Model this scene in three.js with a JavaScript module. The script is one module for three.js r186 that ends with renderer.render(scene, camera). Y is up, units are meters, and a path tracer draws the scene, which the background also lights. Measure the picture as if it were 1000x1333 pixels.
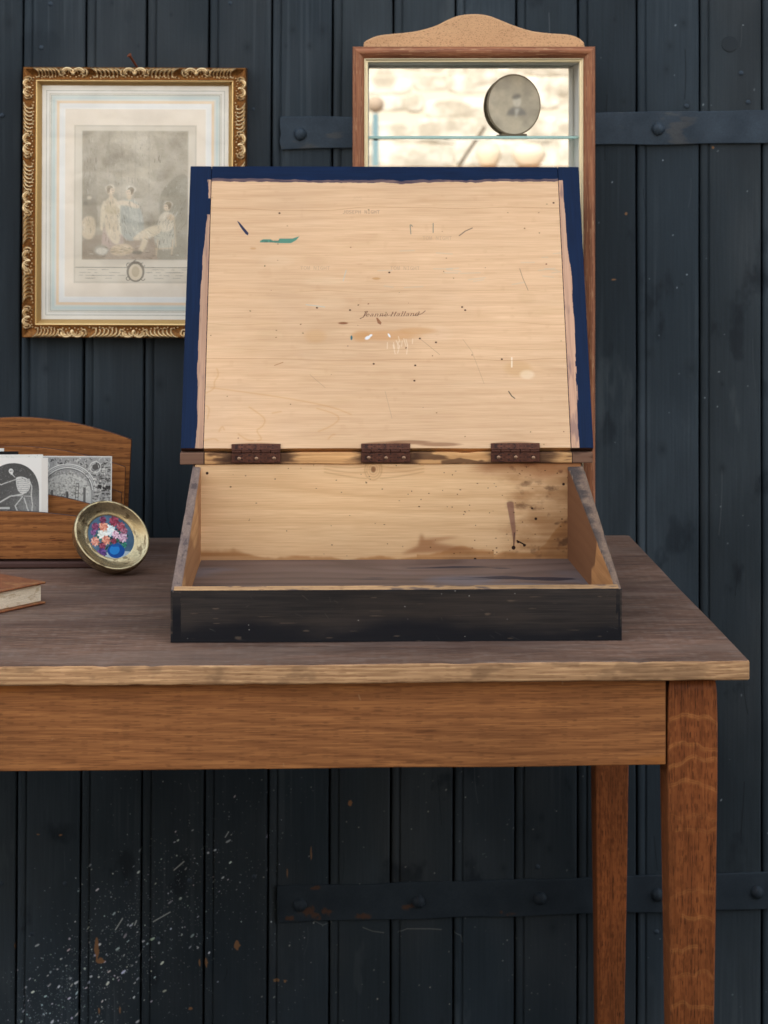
import * as THREE from 'three';
import { mergeGeometries } from 'three/addons/utils/BufferGeometryUtils.js';

// ---------------------------------------------------------------- camera, sky, sun, exposure
const scene = new THREE.Scene();
const renderer = new THREE.WebGLRenderer({ antialias: true });
renderer.toneMapping = THREE.LinearToneMapping;
renderer.toneMappingExposure = 1.72;
renderer.shadowMap.enabled = true;
const EYE = 1.2687, F = 2800;                       // eye height; focal length on a picture 1000 wide
const camera = new THREE.PerspectiveCamera(2 * Math.atan(666.5 / F) * 180 / Math.PI, 0.75, 0.05, 600);
camera.position.set(0, EYE, 0);
camera.lookAt(0, EYE, -10);
camera.setViewOffset(1000, 1333, 0, 441.5, 1000, 1333);   // lens shifted down, verticals stay upright
camera.focus = 2.62; camera.userData.fStop = 9;

const SUN = new THREE.Vector3(-0.30, 0.545, -0.95).normalize();
// hazy summer sky with thin white cloud, brighter toward the horizon and round the sun; no sun disc
const skyRng = (x, y) => { const h = Math.sin(x * 127.1 + y * 311.7) * 43758.5453; return h - Math.floor(h); };
const skyN = (x, y) => { const ix = Math.floor(x), iy = Math.floor(y), u = x - ix, v = y - iy, a = u * u * (3 - 2 * u), b = v * v * (3 - 2 * v); return (skyRng(ix, iy) * (1 - a) + skyRng(ix + 1, iy) * a) * (1 - b) + (skyRng(ix, iy + 1) * (1 - a) + skyRng(ix + 1, iy + 1) * a) * b; };
{
  const W = 512, H = 256, data = new Float32Array(W * H * 4);
  for (let j = 0; j < H; j++) for (let i = 0; i < W; i++) {
    const up = ((j + 0.5) / H - 0.5) * Math.PI, az = ((i + 0.5) / W - 0.5) * 2 * Math.PI, y = Math.sin(up), x = Math.cos(az) * Math.cos(up), z = Math.sin(az) * Math.cos(up);
    const e = Math.max(0, y), hz = Math.pow(1 - e, 4), g = Math.pow(Math.max(0, x * SUN.x + y * SUN.y + z * SUN.z), 12);
    const k = 1.6 / (e + 0.25), n = skyN(x * k * 2 + 9, z * k * 2 + 9) * 0.5 + skyN(x * k * 4.3 + 3, z * k * 4.3) * 0.3 + skyN(x * k * 9, z * k * 9) * 0.2;
    const c = Math.min(1, Math.max(0, (n - 0.35) / 0.4)) * 0.75 * Math.min(1, e * 6);
    const base = [0.40 + 0.42 * hz + 0.7 * g, 0.49 + 0.36 * hz + 0.62 * g, 0.60 + 0.28 * hz + 0.5 * g], cl = [0.80 + g, 0.80 + 0.95 * g, 0.81 + 0.85 * g];
    for (let q = 0; q < 3; q++) data[(j * W + i) * 4 + q] = 1.9 * (base[q] + (cl[q] - base[q]) * c);
    data[(j * W + i) * 4 + 3] = 1;
  }
  const t = new THREE.DataTexture(data, W, H, THREE.RGBAFormat, THREE.FloatType); t.mapping = THREE.EquirectangularReflectionMapping; t.magFilter = THREE.LinearFilter; t.minFilter = THREE.LinearFilter; t.needsUpdate = true;
  scene.background = t; scene.environment = t;
}
const sun = new THREE.DirectionalLight(0xfff4e6, 2.4);
sun.name = 'sun'; sun.position.copy(SUN).multiplyScalar(20); sun.castShadow = true;
sun.shadow.mapSize.set(4096, 4096);
Object.assign(sun.shadow.camera, { left: -9, right: 9, top: 9, bottom: -9, near: 1, far: 50 });
scene.add(sun); scene.add(sun.target);

// ---------------------------------------------------------------- helpers
let seed0 = 7;
const rnd = () => { seed0 = (seed0 * 1664525 + 1013904223) >>> 0; return seed0 / 4294967296; };
const rr = (a, b) => a + (b - a) * rnd();
const R = (d) => d * Math.PI / 180;
const clamp = (x, a = 0, b = 1) => x < a ? a : x > b ? b : x;
const mix = (a, b, t) => a + (b - a) * t;
const sst = (a, b, x) => { const t = clamp((x - a) / (b - a)); return t * t * (3 - 2 * t); };
const hash = (x, y, s) => { let h = Math.imul(x, 374761393) ^ Math.imul(y, 668265263) ^ Math.imul(s, 1274126177); h = Math.imul(h ^ (h >>> 13), 1274126177); return ((h ^ (h >>> 16)) >>> 0) / 4294967296; };
const noise = (x, y, s = 1) => {
  const ix = Math.floor(x), iy = Math.floor(y); let fx = x - ix, fy = y - iy;
  fx = fx * fx * (3 - 2 * fx); fy = fy * fy * (3 - 2 * fy);
  const a = hash(ix, iy, s), b = hash(ix + 1, iy, s), c = hash(ix, iy + 1, s), d = hash(ix + 1, iy + 1, s);
  return a + (b - a) * fx + (c - a) * fy + (a - b - c + d) * fx * fy;
};
const fbm = (x, y, s = 1, o = 4) => { let v = 0, a = 0.5, n = 0; for (let i = 0; i < o; i++) { v += a * noise(x, y, s + i * 17); n += a; x *= 2.03; y *= 2.03; a *= 0.5; } return v / n; };
const hex = (h) => [(h >> 16) & 255, (h >> 8) & 255, h & 255];
const mixc = (a, b, t) => [a[0] + (b[0] - a[0]) * t, a[1] + (b[1] - a[1]) * t, a[2] + (b[2] - a[2]) * t];
function paint(w, h, fn) {                              // canvas filled per pixel; fn(x, y) -> [r, g, b] in sRGB 0..255
  const c = document.createElement('canvas'); c.width = w; c.height = h;
  const g = c.getContext('2d'), im = g.createImageData(w, h), d = im.data;
  for (let y = 0, i = 0; y < h; y++) for (let x = 0; x < w; x++, i += 4) { const p = fn(x, y); d[i] = p[0]; d[i + 1] = p[1]; d[i + 2] = p[2]; d[i + 3] = 255; }
  g.putImageData(im, 0, 0);
  return c;
}
function ctex(c, srgb = true, wrap = THREE.MirroredRepeatWrapping) {
  const t = new THREE.CanvasTexture(c); t.wrapS = t.wrapT = wrap; t.anisotropy = 8;
  if (srgb) t.colorSpace = THREE.SRGBColorSpace;
  return t;
}
// wood: u along the grain, v across, metres
function woodTone(u, v, p) {
  const s = p.seed || 1;
  const w = (fbm(u * (p.wu || 2.2), v * (p.wv || 7), s, 3) - 0.5) * (p.warp || 3);
  const ring = v * (p.rings || 90) + w * 2;
  let t = ring - Math.floor(ring); t = t < 0.75 ? t / 0.75 : (1 - t) / 0.25;
  t = t * t * (0.45 + 0.55 * fbm(u * 5, v * 30, s + 9, 2));
  const fib = noise(u * 28, v * 1300, s + 3) * 0.6 + noise(u * 70, v * 2600, s + 4) * 0.4;
  const pore = noise(u * 90, v * 2100, s + 5);
  const patch = fbm(u * 5, v * 9, s + 6, 4);
  return { t, fib, pore, patch };
}
function woodCol(u, v, p) {
  const q = woodTone(u, v, p);
  let c = mixc(p.light, p.dark, clamp(q.t * (p.ringAmt ?? 0.7)));
  c = mixc(c, p.dark, (q.fib - 0.45) * (p.fibAmt ?? 0.5));
  if (p.pores) { const k = sst(0.74, 0.86, q.pore) * p.pores; c = mixc(c, p.poreCol || [40, 22, 12], k); }
  const m = 1 + (q.patch - 0.5) * (p.patch ?? 0.4);
  return [c[0] * m, c[1] * m, c[2] * m];
}
function woodCanvas(w, h, um, vm, p, extra) {
  return paint(w, h, (x, y) => { const u = x / w * um, v = y / h * vm; const c = woodCol(u, v, p); return extra ? extra(c, u, v, x, y) : c; });
}
function metres(t, um, vm) { t.repeat.set(1 / um, 1 / vm); return t; }
function std(o) { return new THREE.MeshPhysicalMaterial(Object.assign({ roughness: 0.7, metalness: 0, specularIntensity: o.transmission || o.clearcoat ? 1 : 0.3 }, o)); }

// sweep of a rounded rectangle along X, with end rounding and a wobble; uv in metres, u along the length
function bar(L, H, D, r = 0.002, n = 1, wob = null, uo = 0, vo = 0) {
  const prof = (ins) => {
    const h = H / 2 - ins, d = D / 2 - ins, q = Math.max(r - ins, r * 0.25), P = [];
    const sides = [[1, 1], [-1, 1], [-1, -1], [1, -1]];
    for (let k = 0; k < 4; k++) {
      const [sy, sz] = sides[k];
      for (let j = 0; j <= 2; j++) {
        const a = Math.PI / 2 * (k + j / 2);
        P.push([sy * (h - q) + Math.cos(a) * q, sz * (d - q) + Math.sin(a) * q]);
      }
      const [ny, nz] = sides[(k + 1) % 4], a = Math.PI / 2 * (k + 1);
      const A = P[P.length - 1], B = [ny * (h - q) + Math.cos(a) * q, nz * (d - q) + Math.sin(a) * q];
      for (let j = 1; j < 4; j++) P.push([mix(A[0], B[0], j / 4), mix(A[1], B[1], j / 4)]);
    }
    return P;
  };
  const rings = [[-L / 2, r], [-L / 2 + r * 0.3, r * 0.3], [-L / 2 + r, 0]];
  for (let i = 1; i < n; i++) rings.push([-L / 2 + r + (L - 2 * r) * i / n, 0]);
  rings.push([L / 2 - r, 0], [L / 2 - r * 0.3, r * 0.3], [L / 2, r]);
  const pos = [], idx = [], m = prof(0).length;
  for (const [x, ins] of rings) for (const [y, z] of prof(ins)) pos.push(x, y, z);
  for (let i = 0; i < rings.length - 1; i++) for (let j = 0; j < m; j++) {
    const a = i * m + j, b = i * m + (j + 1) % m, c = a + m, d = b + m;
    idx.push(a, b, c, b, d, c);
  }
  for (const [i, x, f] of [[0, -L / 2, 1], [rings.length - 1, L / 2, 0]]) {
    const c = pos.length / 3; pos.push(x, 0, 0);
    for (let j = 0; j < m; j++) { const a = i * m + j, b = i * m + (j + 1) % m; f ? idx.push(c, b, a) : idx.push(c, a, b); }
  }
  const g = new THREE.BufferGeometry();
  if (wob) for (let i = 0; i < pos.length; i += 3) { const q = wob(pos[i], pos[i + 1], pos[i + 2]); pos[i] = q[0]; pos[i + 1] = q[1]; pos[i + 2] = q[2]; }
  g.setAttribute('position', new THREE.Float32BufferAttribute(pos, 3)); g.setIndex(idx); g.computeVertexNormals();
  return grain(g, 0, uo, vo);
}
function grain(g, axis = 0, uo = 0, vo = 0) {           // uv in metres, u along the grain axis
  if (g.index) g = g.toNonIndexed();
  const p = g.attributes.position, uv = new Float32Array(p.count * 2), A = new THREE.Vector3(), B = new THREE.Vector3(), C = new THREE.Vector3(), N = new THREE.Vector3();
  const o1 = (axis + 1) % 3, o2 = (axis + 2) % 3;
  for (let i = 0; i < p.count; i += 3) {
    A.fromBufferAttribute(p, i); B.fromBufferAttribute(p, i + 1); C.fromBufferAttribute(p, i + 2);
    N.copy(B).sub(A).cross(C.clone().sub(A)).normalize();
    const n = N.toArray().map(Math.abs);
    let ua = axis, va = n[o1] > n[o2] ? o2 : o1;
    const end = n[axis] > 0.8; if (end) { ua = o1; va = o2; }
    [A, B, C].forEach((V, k) => { const a = V.toArray(); uv[(i + k) * 2] = uo + a[ua] * (end ? 0.2 : 1); uv[(i + k) * 2 + 1] = vo + a[va] + (n[o1] > n[o2] ? 0.013 : 0); });
  }
  g.setAttribute('uv', new THREE.BufferAttribute(uv, 2));
  return g;
}
const tr = (g, x, y, z) => g.translate(x, y, z);
function planarUV(g, x0, x1, y0, y1, ax = 0, ay = 1) {  // uv 0..1 over a rectangle of local coordinates
  const p = g.attributes.position, uv = new Float32Array(p.count * 2);
  for (let i = 0; i < p.count; i++) { const a = [p.getX(i), p.getY(i), p.getZ(i)]; uv[i * 2] = (a[ax] - x0) / (x1 - x0); uv[i * 2 + 1] = (a[ay] - y0) / (y1 - y0); }
  g.setAttribute('uv', new THREE.BufferAttribute(uv, 2)); return g;
}
const counts = {};
function numbered(n) { const k = counts[n] = (counts[n] ?? -1) + 1; return k ? n + '_' + String(k).padStart(3, '0') : n; }
function thing(name, label, category, pos = [0, 0, 0], turn = 0, group) {
  const o = new THREE.Group(); o.name = numbered(name); o.position.set(...pos); o.rotation.y = turn;
  o.userData = { label, category }; if (group) o.userData.group = group;
  scene.add(o); return o;
}
function part(name, geo, mat, parent, pos, label) {
  const m = new THREE.Mesh(geo, mat); m.name = name; if (pos) m.position.set(...pos); if (label) m.userData.label = label;
  parent.add(m); return m;
}
function struct(name, geo, mat) { const m = new THREE.Mesh(geo, mat); m.name = name; m.userData.kind = 'structure'; scene.add(m); return m; }
function taperTube(pts, radii, sides = 6, flat = 1) {   // tube with its own radius at every point, closed at both ends
  const curve = new THREE.CatmullRomCurve3(pts.map((p) => new THREE.Vector3(...p))), n = pts.length * 3;
  const g = new THREE.TubeGeometry(curve, n, 1, sides, false), P = g.attributes.position, fr = [];
  for (let i = 0; i <= n; i++) fr.push(curve.getPointAt(i / n));
  for (let i = 0; i <= n; i++) {
    const k = i / n * (radii.length - 1), a = Math.floor(k), r = mix(radii[a], radii[Math.min(a + 1, radii.length - 1)], k - a);
    for (let j = 0; j <= sides; j++) { const q = i * (sides + 1) + j; P.setXYZ(q, fr[i].x + (P.getX(q) - fr[i].x) * r, fr[i].y + (P.getY(q) - fr[i].y) * r, fr[i].z + (P.getZ(q) - fr[i].z) * r * flat); }
  }
  g.computeVertexNormals(); return g;
}
// one rail of a mitred frame: along X, profile points [inward, height], outer edge at y = 0, inside at -y
function mitreRail(L, prof, n = 1) {
  const pos = [], idx = [], m = prof.length;
  for (let i = 0; i <= n; i++) for (const [t, h] of prof) { const half = L / 2 - t; pos.push(mix(-half, half, i / n), -t, h); }
  for (let i = 0; i < n; i++) for (let j = 0; j < m - 1; j++) { const a = i * m + j, b = a + 1, c = a + m, d = b + m; idx.push(a, b, c, b, d, c); }
  let g = new THREE.BufferGeometry(); g.setAttribute('position', new THREE.Float32BufferAttribute(pos, 3)); g.setIndex(idx);
  g.computeVertexNormals(); return grain(g, 0);
}
const arcProf = (pts) => pts;

// ---------------------------------------------------------------- wood and other materials
const oakP = { light: [150, 96, 52], dark: [88, 48, 24], rings: 120, warp: 2.5, ringAmt: 0.55, fibAmt: 0.55, pores: 0.5, patch: 0.35, poreCol: [70, 36, 18] };
// gate: old blue grey paint over boards; the canvas covers x -0.64..0.64, y 0..1.6
const GW = 1638, GH = 2048;
const gateC = paint(GW, GH, (x, y) => {
  const X = x / 1280, Y = y / 1280;
  const big = fbm(X * 3.1, Y * 2.2, 21, 4), mid = fbm(X * 14, Y * 5, 23, 4), gr = noise(X * 900, Y * 22, 25), fine = noise(X * 1500, Y * 1500, 27);
  let c = mixc([42, 49, 54], [66, 73, 78], sst(0.25, 0.75, big));
  c = mixc(c, [62, 65, 67], sst(0.5, 0.75, fbm(X * 5 + 9, Y * 3, 29, 4)) * 0.6);
  const m = 0.86 + 0.22 * mid + (gr - 0.5) * 0.10 + (fine - 0.5) * 0.06;
  c = [c[0] * m, c[1] * m, c[2] * m];
  const scuff = sst(0.63, 0.78, fbm(X * 26, Y * 14, 31, 5)) * sst(0.45, 0.7, fbm(X * 4, Y * 4, 32, 2));
  c = mixc(c, [22, 26, 31], scuff * 0.55); { const k = sst(0.56, 0.8, fbm(X * 11 + 3, Y * 3.5, 37, 5)); c = mixc(c, [38, 43, 47], k * 0.4); const st = sst(0.62, 0.8, noise(X * 260, Y * 3, 38)) * sst(0.4, 0.7, fbm(X * 6, Y * 5, 39, 3)); c = mixc(c, [92, 97, 100], st * 0.22); }
  const pale = sst(0.66, 0.8, fbm(X * 40, Y * 12, 33, 4)) * sst(0.5, 0.75, fbm(X * 3, Y * 3, 35, 2));
  return mixc(c, [104, 108, 108], pale * 0.22);
});
const gx = (px) => ((px - 500) * 3.14 / F + 0.64) * 1280, gy = (py) => (1.6 - (EYE - (py - 225) * 3.14 / F)) * 1280;   // photograph pixels on the gate to canvas pixels
{
  const g = gateC.getContext('2d');
  const speck = (x, y, r, col, len = 1, a = 0) => { g.save(); g.translate(x, y); g.rotate(a); g.scale(len, 1); g.fillStyle = col; g.beginPath(); g.arc(0, 0, r, 0, 7); g.fill(); g.restore(); };
  // thrown white paint, lower left
  for (let i = 0; i < 1900; i++) {
    const t = Math.pow(rnd(), 1.25), cx = mix(30, 290, t), cy = mix(1335, 1110, t), sp = mix(60, 85, t);
    const px = cx + (rnd() + rnd() + rnd() - 1.5) * sp * 1.2, py = cy + (rnd() + rnd() + rnd() - 1.5) * sp * 1.2 + 10;
    const big = rnd(), r = big < 0.86 ? rr(0.35, 0.8) : big < 0.975 ? rr(0.8, 1.5) : rr(1.4, 2.2);
    speck(gx(px), gy(py), r, `rgba(${215 + rnd() * 35 | 0},${215 + rnd() * 32 | 0},${212 + rnd() * 32 | 0},${rr(0.5, 1)})`, big > 0.9 ? rr(1, 3) : 1, -0.75 + rr(-0.3, 0.3));
  }
  for (let i = 0; i < 480; i++) { const px = rr(100, 400), py = 1330 - Math.pow(rnd(), 1.2) * 330 + (px - 240) * -0.1; if (rnd() < 0.75) speck(gx(px), gy(py), rr(0.4, 0.9), `rgba(170,172,170,${rr(0.3, 0.8)})`); }
  for (let i = 0; i < 130; i++) { speck(gx(rr(340, 760)), gy(rr(1003, 1330)), rr(0.5, 1.4), `rgba(165,160,148,${rr(0.3, 0.85)})`, rr(1, 1.8), rr(-1.2, 0)); }
  for (let i = 0; i < 60; i++) speck(gx(rr(760, 1000)), gy(rr(0, 1330)), rr(0.5, 1.5), `rgba(170,175,178,${rr(0.3, 0.9)})`, rr(1, 2.2), rr(-1.6, 0));
  for (const [a, b, c, d] of [[237, 123, 0, 0], [226, 1133, 240, 1121], [150, 1211, 160, 1195], [199, 1200, 222, 1187], [293, 1090, 298, 1082], [175, 1205, 178, 1198], [800, 400, 0, 0]]) if (c) { g.strokeStyle = 'rgba(200,198,190,0.85)'; g.lineWidth = 2; g.beginPath(); g.moveTo(gx(a), gy(b)); g.lineTo(gx(c), gy(d)); g.stroke(); }
  // paint torn off to bare wood
  const chip = (px, py, w, h) => { g.fillStyle = 'rgb(134,96,66)'; g.beginPath(); for (let k = 0; k <= 14; k++) { const a = k / 14 * 6.283, q = 0.65 + 0.55 * hash(k, px | 0, 5); g.lineTo(gx(px) + Math.cos(a) * w * q, gy(py) + Math.sin(a) * h * q); } g.fill(); };
  chip(126, 1236, 4.5, 20); chip(131, 1251, 9, 6); chip(309, 1230, 6, 9); chip(260, 1253, 2, 8); chip(268, 1253, 4, 9); chip(456, 1045, 4, 6); chip(405, 1110, 1.4, 16); chip(374, 1137, 1.6, 9); chip(50, 1086, 3, 1.6); chip(79, 1087, 3.5, 1.6);
  chip(129, 1316, 2, 7); chip(156, 1315, 1.6, 7); chip(248, 1313, 4, 3); chip(360, 1276, 8, 3); chip(371, 1277, 3, 3); chip(20, 1232, 2, 7); chip(799, 364, 5, 2); chip(815, 278, 3, 3); chip(928, 192, 3, 3);
  // long cracks and scratches
  for (let i = 0; i < 60; i++) {
    const px = rr(0, 1000), py = rr(0, 1330), l = rr(10, 90); g.strokeStyle = rnd() < 0.6 ? `rgba(14,16,19,${rr(0.3, 0.7)})` : `rgba(120,124,124,${rr(0.15, 0.4)})`; g.lineWidth = rr(0.6, 1.6);
    g.beginPath(); g.moveTo(gx(px), gy(py)); g.quadraticCurveTo(gx(px + rr(-4, 4)), gy(py + l / 2), gx(px + rr(-6, 6)), gy(py + l)); g.stroke();
  }
  // knots that show through the paint
  for (const [px, py, r] of [[381, 39, 8], [403, 60, 6], [420, 40, 11], [322, 62, 9], [372, 60, 4], [223, 19, 4], [146, 4, 5], [12, 30, 13], [180, 60, 4], [300, 6, 4], [862, 585, 10], [940, 610, 8], [845, 460, 10], [900, 480, 14], [888, 370, 4], [940, 500, 5], [872, 60, 9], [890, 30, 9], [868, 90, 7], [800, 25, 6], [965, 97, 5], [812, 132, 6], [974, 133, 6], [895, 138, 6], [860, 372, 8], [85, 1150, 5], [210, 1222, 5], [385, 1335, 6], [575, 1330, 6], [700, 1090, 12], [715, 1105, 8], [720, 1207, 14], [655, 1130, 7], [550, 330, 6], [208, 500, 12], [60, 480, 9], [140, 520, 7], [330, 420, 7]]) {
    const G = g.createRadialGradient(gx(px), gy(py), 0, gx(px), gy(py), r * 1.3); G.addColorStop(0, 'rgba(24,28,32,0.5)'); G.addColorStop(0.5, 'rgba(36,41,45,0.28)'); G.addColorStop(1, 'rgba(40,40,40,0)');
    g.save(); g.translate(gx(px), gy(py)); g.scale(1, 1.35); g.translate(-gx(px), -gy(py)); g.fillStyle = G; g.beginPath(); g.arc(gx(px), gy(py), r * 1.3, 0, 7); g.fill(); g.restore();
  }
  // hairline plaster drips below the lower strap
  g.strokeStyle = 'rgba(150,145,135,0.6)'; g.lineWidth = 1.4;
  for (const q of [[[472, 1207], [485, 1212], [500, 1214]], [[518, 1214], [530, 1209], [560, 1209], [575, 1210]], [[590, 1214], [600, 1218], [602, 1228]], [[408, 1198], [420, 1204], [432, 1200]]]) { g.beginPath(); q.forEach(([a, b], k) => k ? g.lineTo(gx(a), gy(b)) : g.moveTo(gx(a), gy(b))); g.stroke(); }
}
const gateT = ctex(gateC);
const gateBump = ctex(paint(819, 1024, (x, y) => { const X = x / 640, Y = y / 640; const v = 255 * clamp(0.5 + (noise(X * 500, Y * 14, 41) - 0.5) * 0.3 + (fbm(X * 40, Y * 20, 43, 4) - 0.5) * 0.9 + (noise(X * 320, Y * 320, 44) - 0.5) * 0.15); return [v, v, v]; }), false);
const gateM = std({ vertexColors: true, map: gateT, bumpMap: gateBump, bumpScale: 0.0006, roughness: 0.6, specularIntensity: 0.28 });
const ironC = paint(1024, 128, (x, y) => { const X = x / 1024 * 0.95, Y = y / 128 * 0.06; const n = fbm(X * 30, Y * 30, 51, 4), r = sst(0.64, 0.74, fbm(X * 24, Y * 60, 53, 5)) * sst(0.5, 0.62, fbm(X * 6, Y * 10, 54, 2)); let c = mixc([42, 50, 58], [62, 71, 80], n); c = mixc(c, [96, 84, 74], r * 0.35); const f = 1 + (noise(X * 1100, Y * 900, 55) - 0.5) * 0.14; return [c[0] * f, c[1] * f, c[2] * f]; });
const ironM = std({ map: metres(ctex(ironC), 0.95, 0.06), roughness: 0.5, metalness: 0.15, bumpMap: metres(ctex(ironC, false), 0.95, 0.06), bumpScale: 0.0008 });

const ironLowC = paint(1024, 128, (x, y) => { const X = x / 1024 * 0.95, Y = y / 128 * 0.06; const n = fbm(X * 30 + 5, Y * 30, 56, 4), near = (cx, cy, rx, ry) => 1 - Math.min(1, Math.hypot((X - cx) / rx, (Y - cy) / ry)); const w = Math.max(near(0.055, 0.042, 0.05, 0.02), near(0.19, 0.036, 0.03, 0.012), near(0.118, 0.05, 0.03, 0.01), near(0.34, 0.052, 0.03, 0.01), near(0.02, 0.05, 0.02, 0.01), near(0.056, 0.006, 0.02, 0.006)); let c = mixc([33, 39, 45], [48, 55, 61], n); c = mixc(c, [96, 58, 38], sst(0.5, 0.62, fbm(X * 120, Y * 120, 57, 4) * 0.55 + w * 0.38) * 0.65); const f = 1 + (noise(X * 1100, Y * 900, 58) - 0.5) * 0.14; return [c[0] * f, c[1] * f, c[2] * f]; });
const ironLowM = std({ map: metres(ctex(ironLowC), 0.95, 0.06), roughness: 0.6, metalness: 0.1, bumpMap: metres(ctex(ironLowC, false), 0.95, 0.06), bumpScale: 0.0008 });

// ---------------------------------------------------------------- ground and buildings (large structure)
const grT = metres(ctex(paint(512, 512, (x, y) => { const n = fbm(x / 9, y / 9, 61, 5), b = fbm(x / 90, y / 90, 62, 3); const v = 30 + 40 * n + 24 * b; return [v, v * 0.95, v * 0.86]; }), true, THREE.RepeatWrapping), 1.6, 1.6);
{
  const g = new THREE.PlaneGeometry(300, 300); g.rotateX(-Math.PI / 2);
  const uv = g.attributes.uv, p = g.attributes.position; for (let i = 0; i < p.count; i++) uv.setXY(i, p.getX(i), p.getZ(i));
  struct('ground', g, std({ map: grT, roughness: 0.95 }));
}
const stoneT = metres(ctex(paint(512, 512, (x, y) => { const n = fbm(x / 30, y / 30, 71, 5), f = noise(x / 2, y / 2, 72); const c = mixc([190, 181, 165], [232, 225, 212], sst(0.3, 0.7, n)); const m = 0.92 + 0.14 * f; return [c[0] * m, c[1] * m, c[2] * m]; }), true), 1.2, 1.2);
const stoneM = std({ map: stoneT, roughness: 0.95 });
const mortarM = std({ color: new THREE.Color(0xddd4c2), roughness: 0.98 });
const bx = (x0, x1, y0, y1, z0, z1) => { const g = new THREE.BoxGeometry(x1 - x0, y1 - y0, z1 - z0).toNonIndexed(); g.translate((x0 + x1) / 2, (y0 + y1) / 2, (z0 + z1) / 2); return grain(g, 0); };
{
  const b = thing('stone_building', 'stone outbuilding whose doorway is closed by the blue grey plank gate', 'building');
  part('front_wall', mergeGeometries([bx(-7, -1.32, 0, 4.4, -3.62, -3.06), bx(1.38, 7, 0, 4.4, -3.62, -3.06), bx(-1.32, 1.38, 2.6, 4.4, -3.62, -3.06)]), stoneM, b);
  part('side_wall', bx(-7, -6.5, 0, 4.4, -8, -3.625), stoneM, b); part('side_wall', bx(6.5, 7, 0, 4.4, -8, -3.625), stoneM, b);
  part('rear_wall', bx(-7, 7, 0, 4.4, -8.5, -8.003), stoneM, b);
  const s = new THREE.Shape([[-8.8, 4.35], [-5.78, 5.7], [-2.82, 4.35], [-2.82, 4.5], [-5.78, 5.85], [-8.8, 4.5]].map((q) => new THREE.Vector2(...q)));
  const rg = new THREE.ExtrudeGeometry(s, { depth: 14.6, bevelEnabled: false }); rg.rotateY(-Math.PI / 2); rg.translate(7.3, 0, 0);
  part('roof', rg, std({ color: new THREE.Color(0x8a5a44), roughness: 0.9 }), b);
}
// the sunlit rubble wall across the yard, seen only in the mirror and the picture glass
const WZ = 3.7;
{
  const w = thing('stone_wall', 'sunlit pale rubble stone wall across the yard, reflected in the mirror', 'wall');
  part('core', bx(-7, 7, 0, 3.3, WZ + 0.06, WZ + 0.5), mortarM, w);
  const geos = []; seed0 = 99;
  for (let y = 0; y < 3.25;) {
    const h = rr(0.07, 0.17);
    for (let x = -7; x < 7;) {
      const L = rr(0.08, 0.30), d = rr(0.014, 0.032), g = new THREE.IcosahedronGeometry(1, 1), p = g.attributes.position, sd = (rnd() * 9999) | 0;
      for (let i = 0; i < p.count; i++) {
        let a = [p.getX(i), p.getY(i), p.getZ(i)]; a = a.map((q) => Math.sign(q) * Math.pow(Math.abs(q), 0.55));
        const k = 1 + (noise(a[0] * 2 + 5, a[1] * 2 + a[2] * 3 + 5, sd) - 0.5) * 0.35;
        p.setXYZ(i, a[0] * L * 0.53 * k, a[1] * h * 0.6 * k, a[2] * d * k);
      }
      g.computeVertexNormals(); g.translate(x + L / 2, Math.min(y + h / 2, 3.3), WZ + 0.07);
      g.translate(0, rr(-0.035, 0.035), 0); geos.push(grain(g, 0)); x += L * 0.94;
    }
    y += h + 0.008;
  }
  const st = part('stone', mergeGeometries(geos), stoneM, w); st.userData.kind = 'stuff';
}

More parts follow.
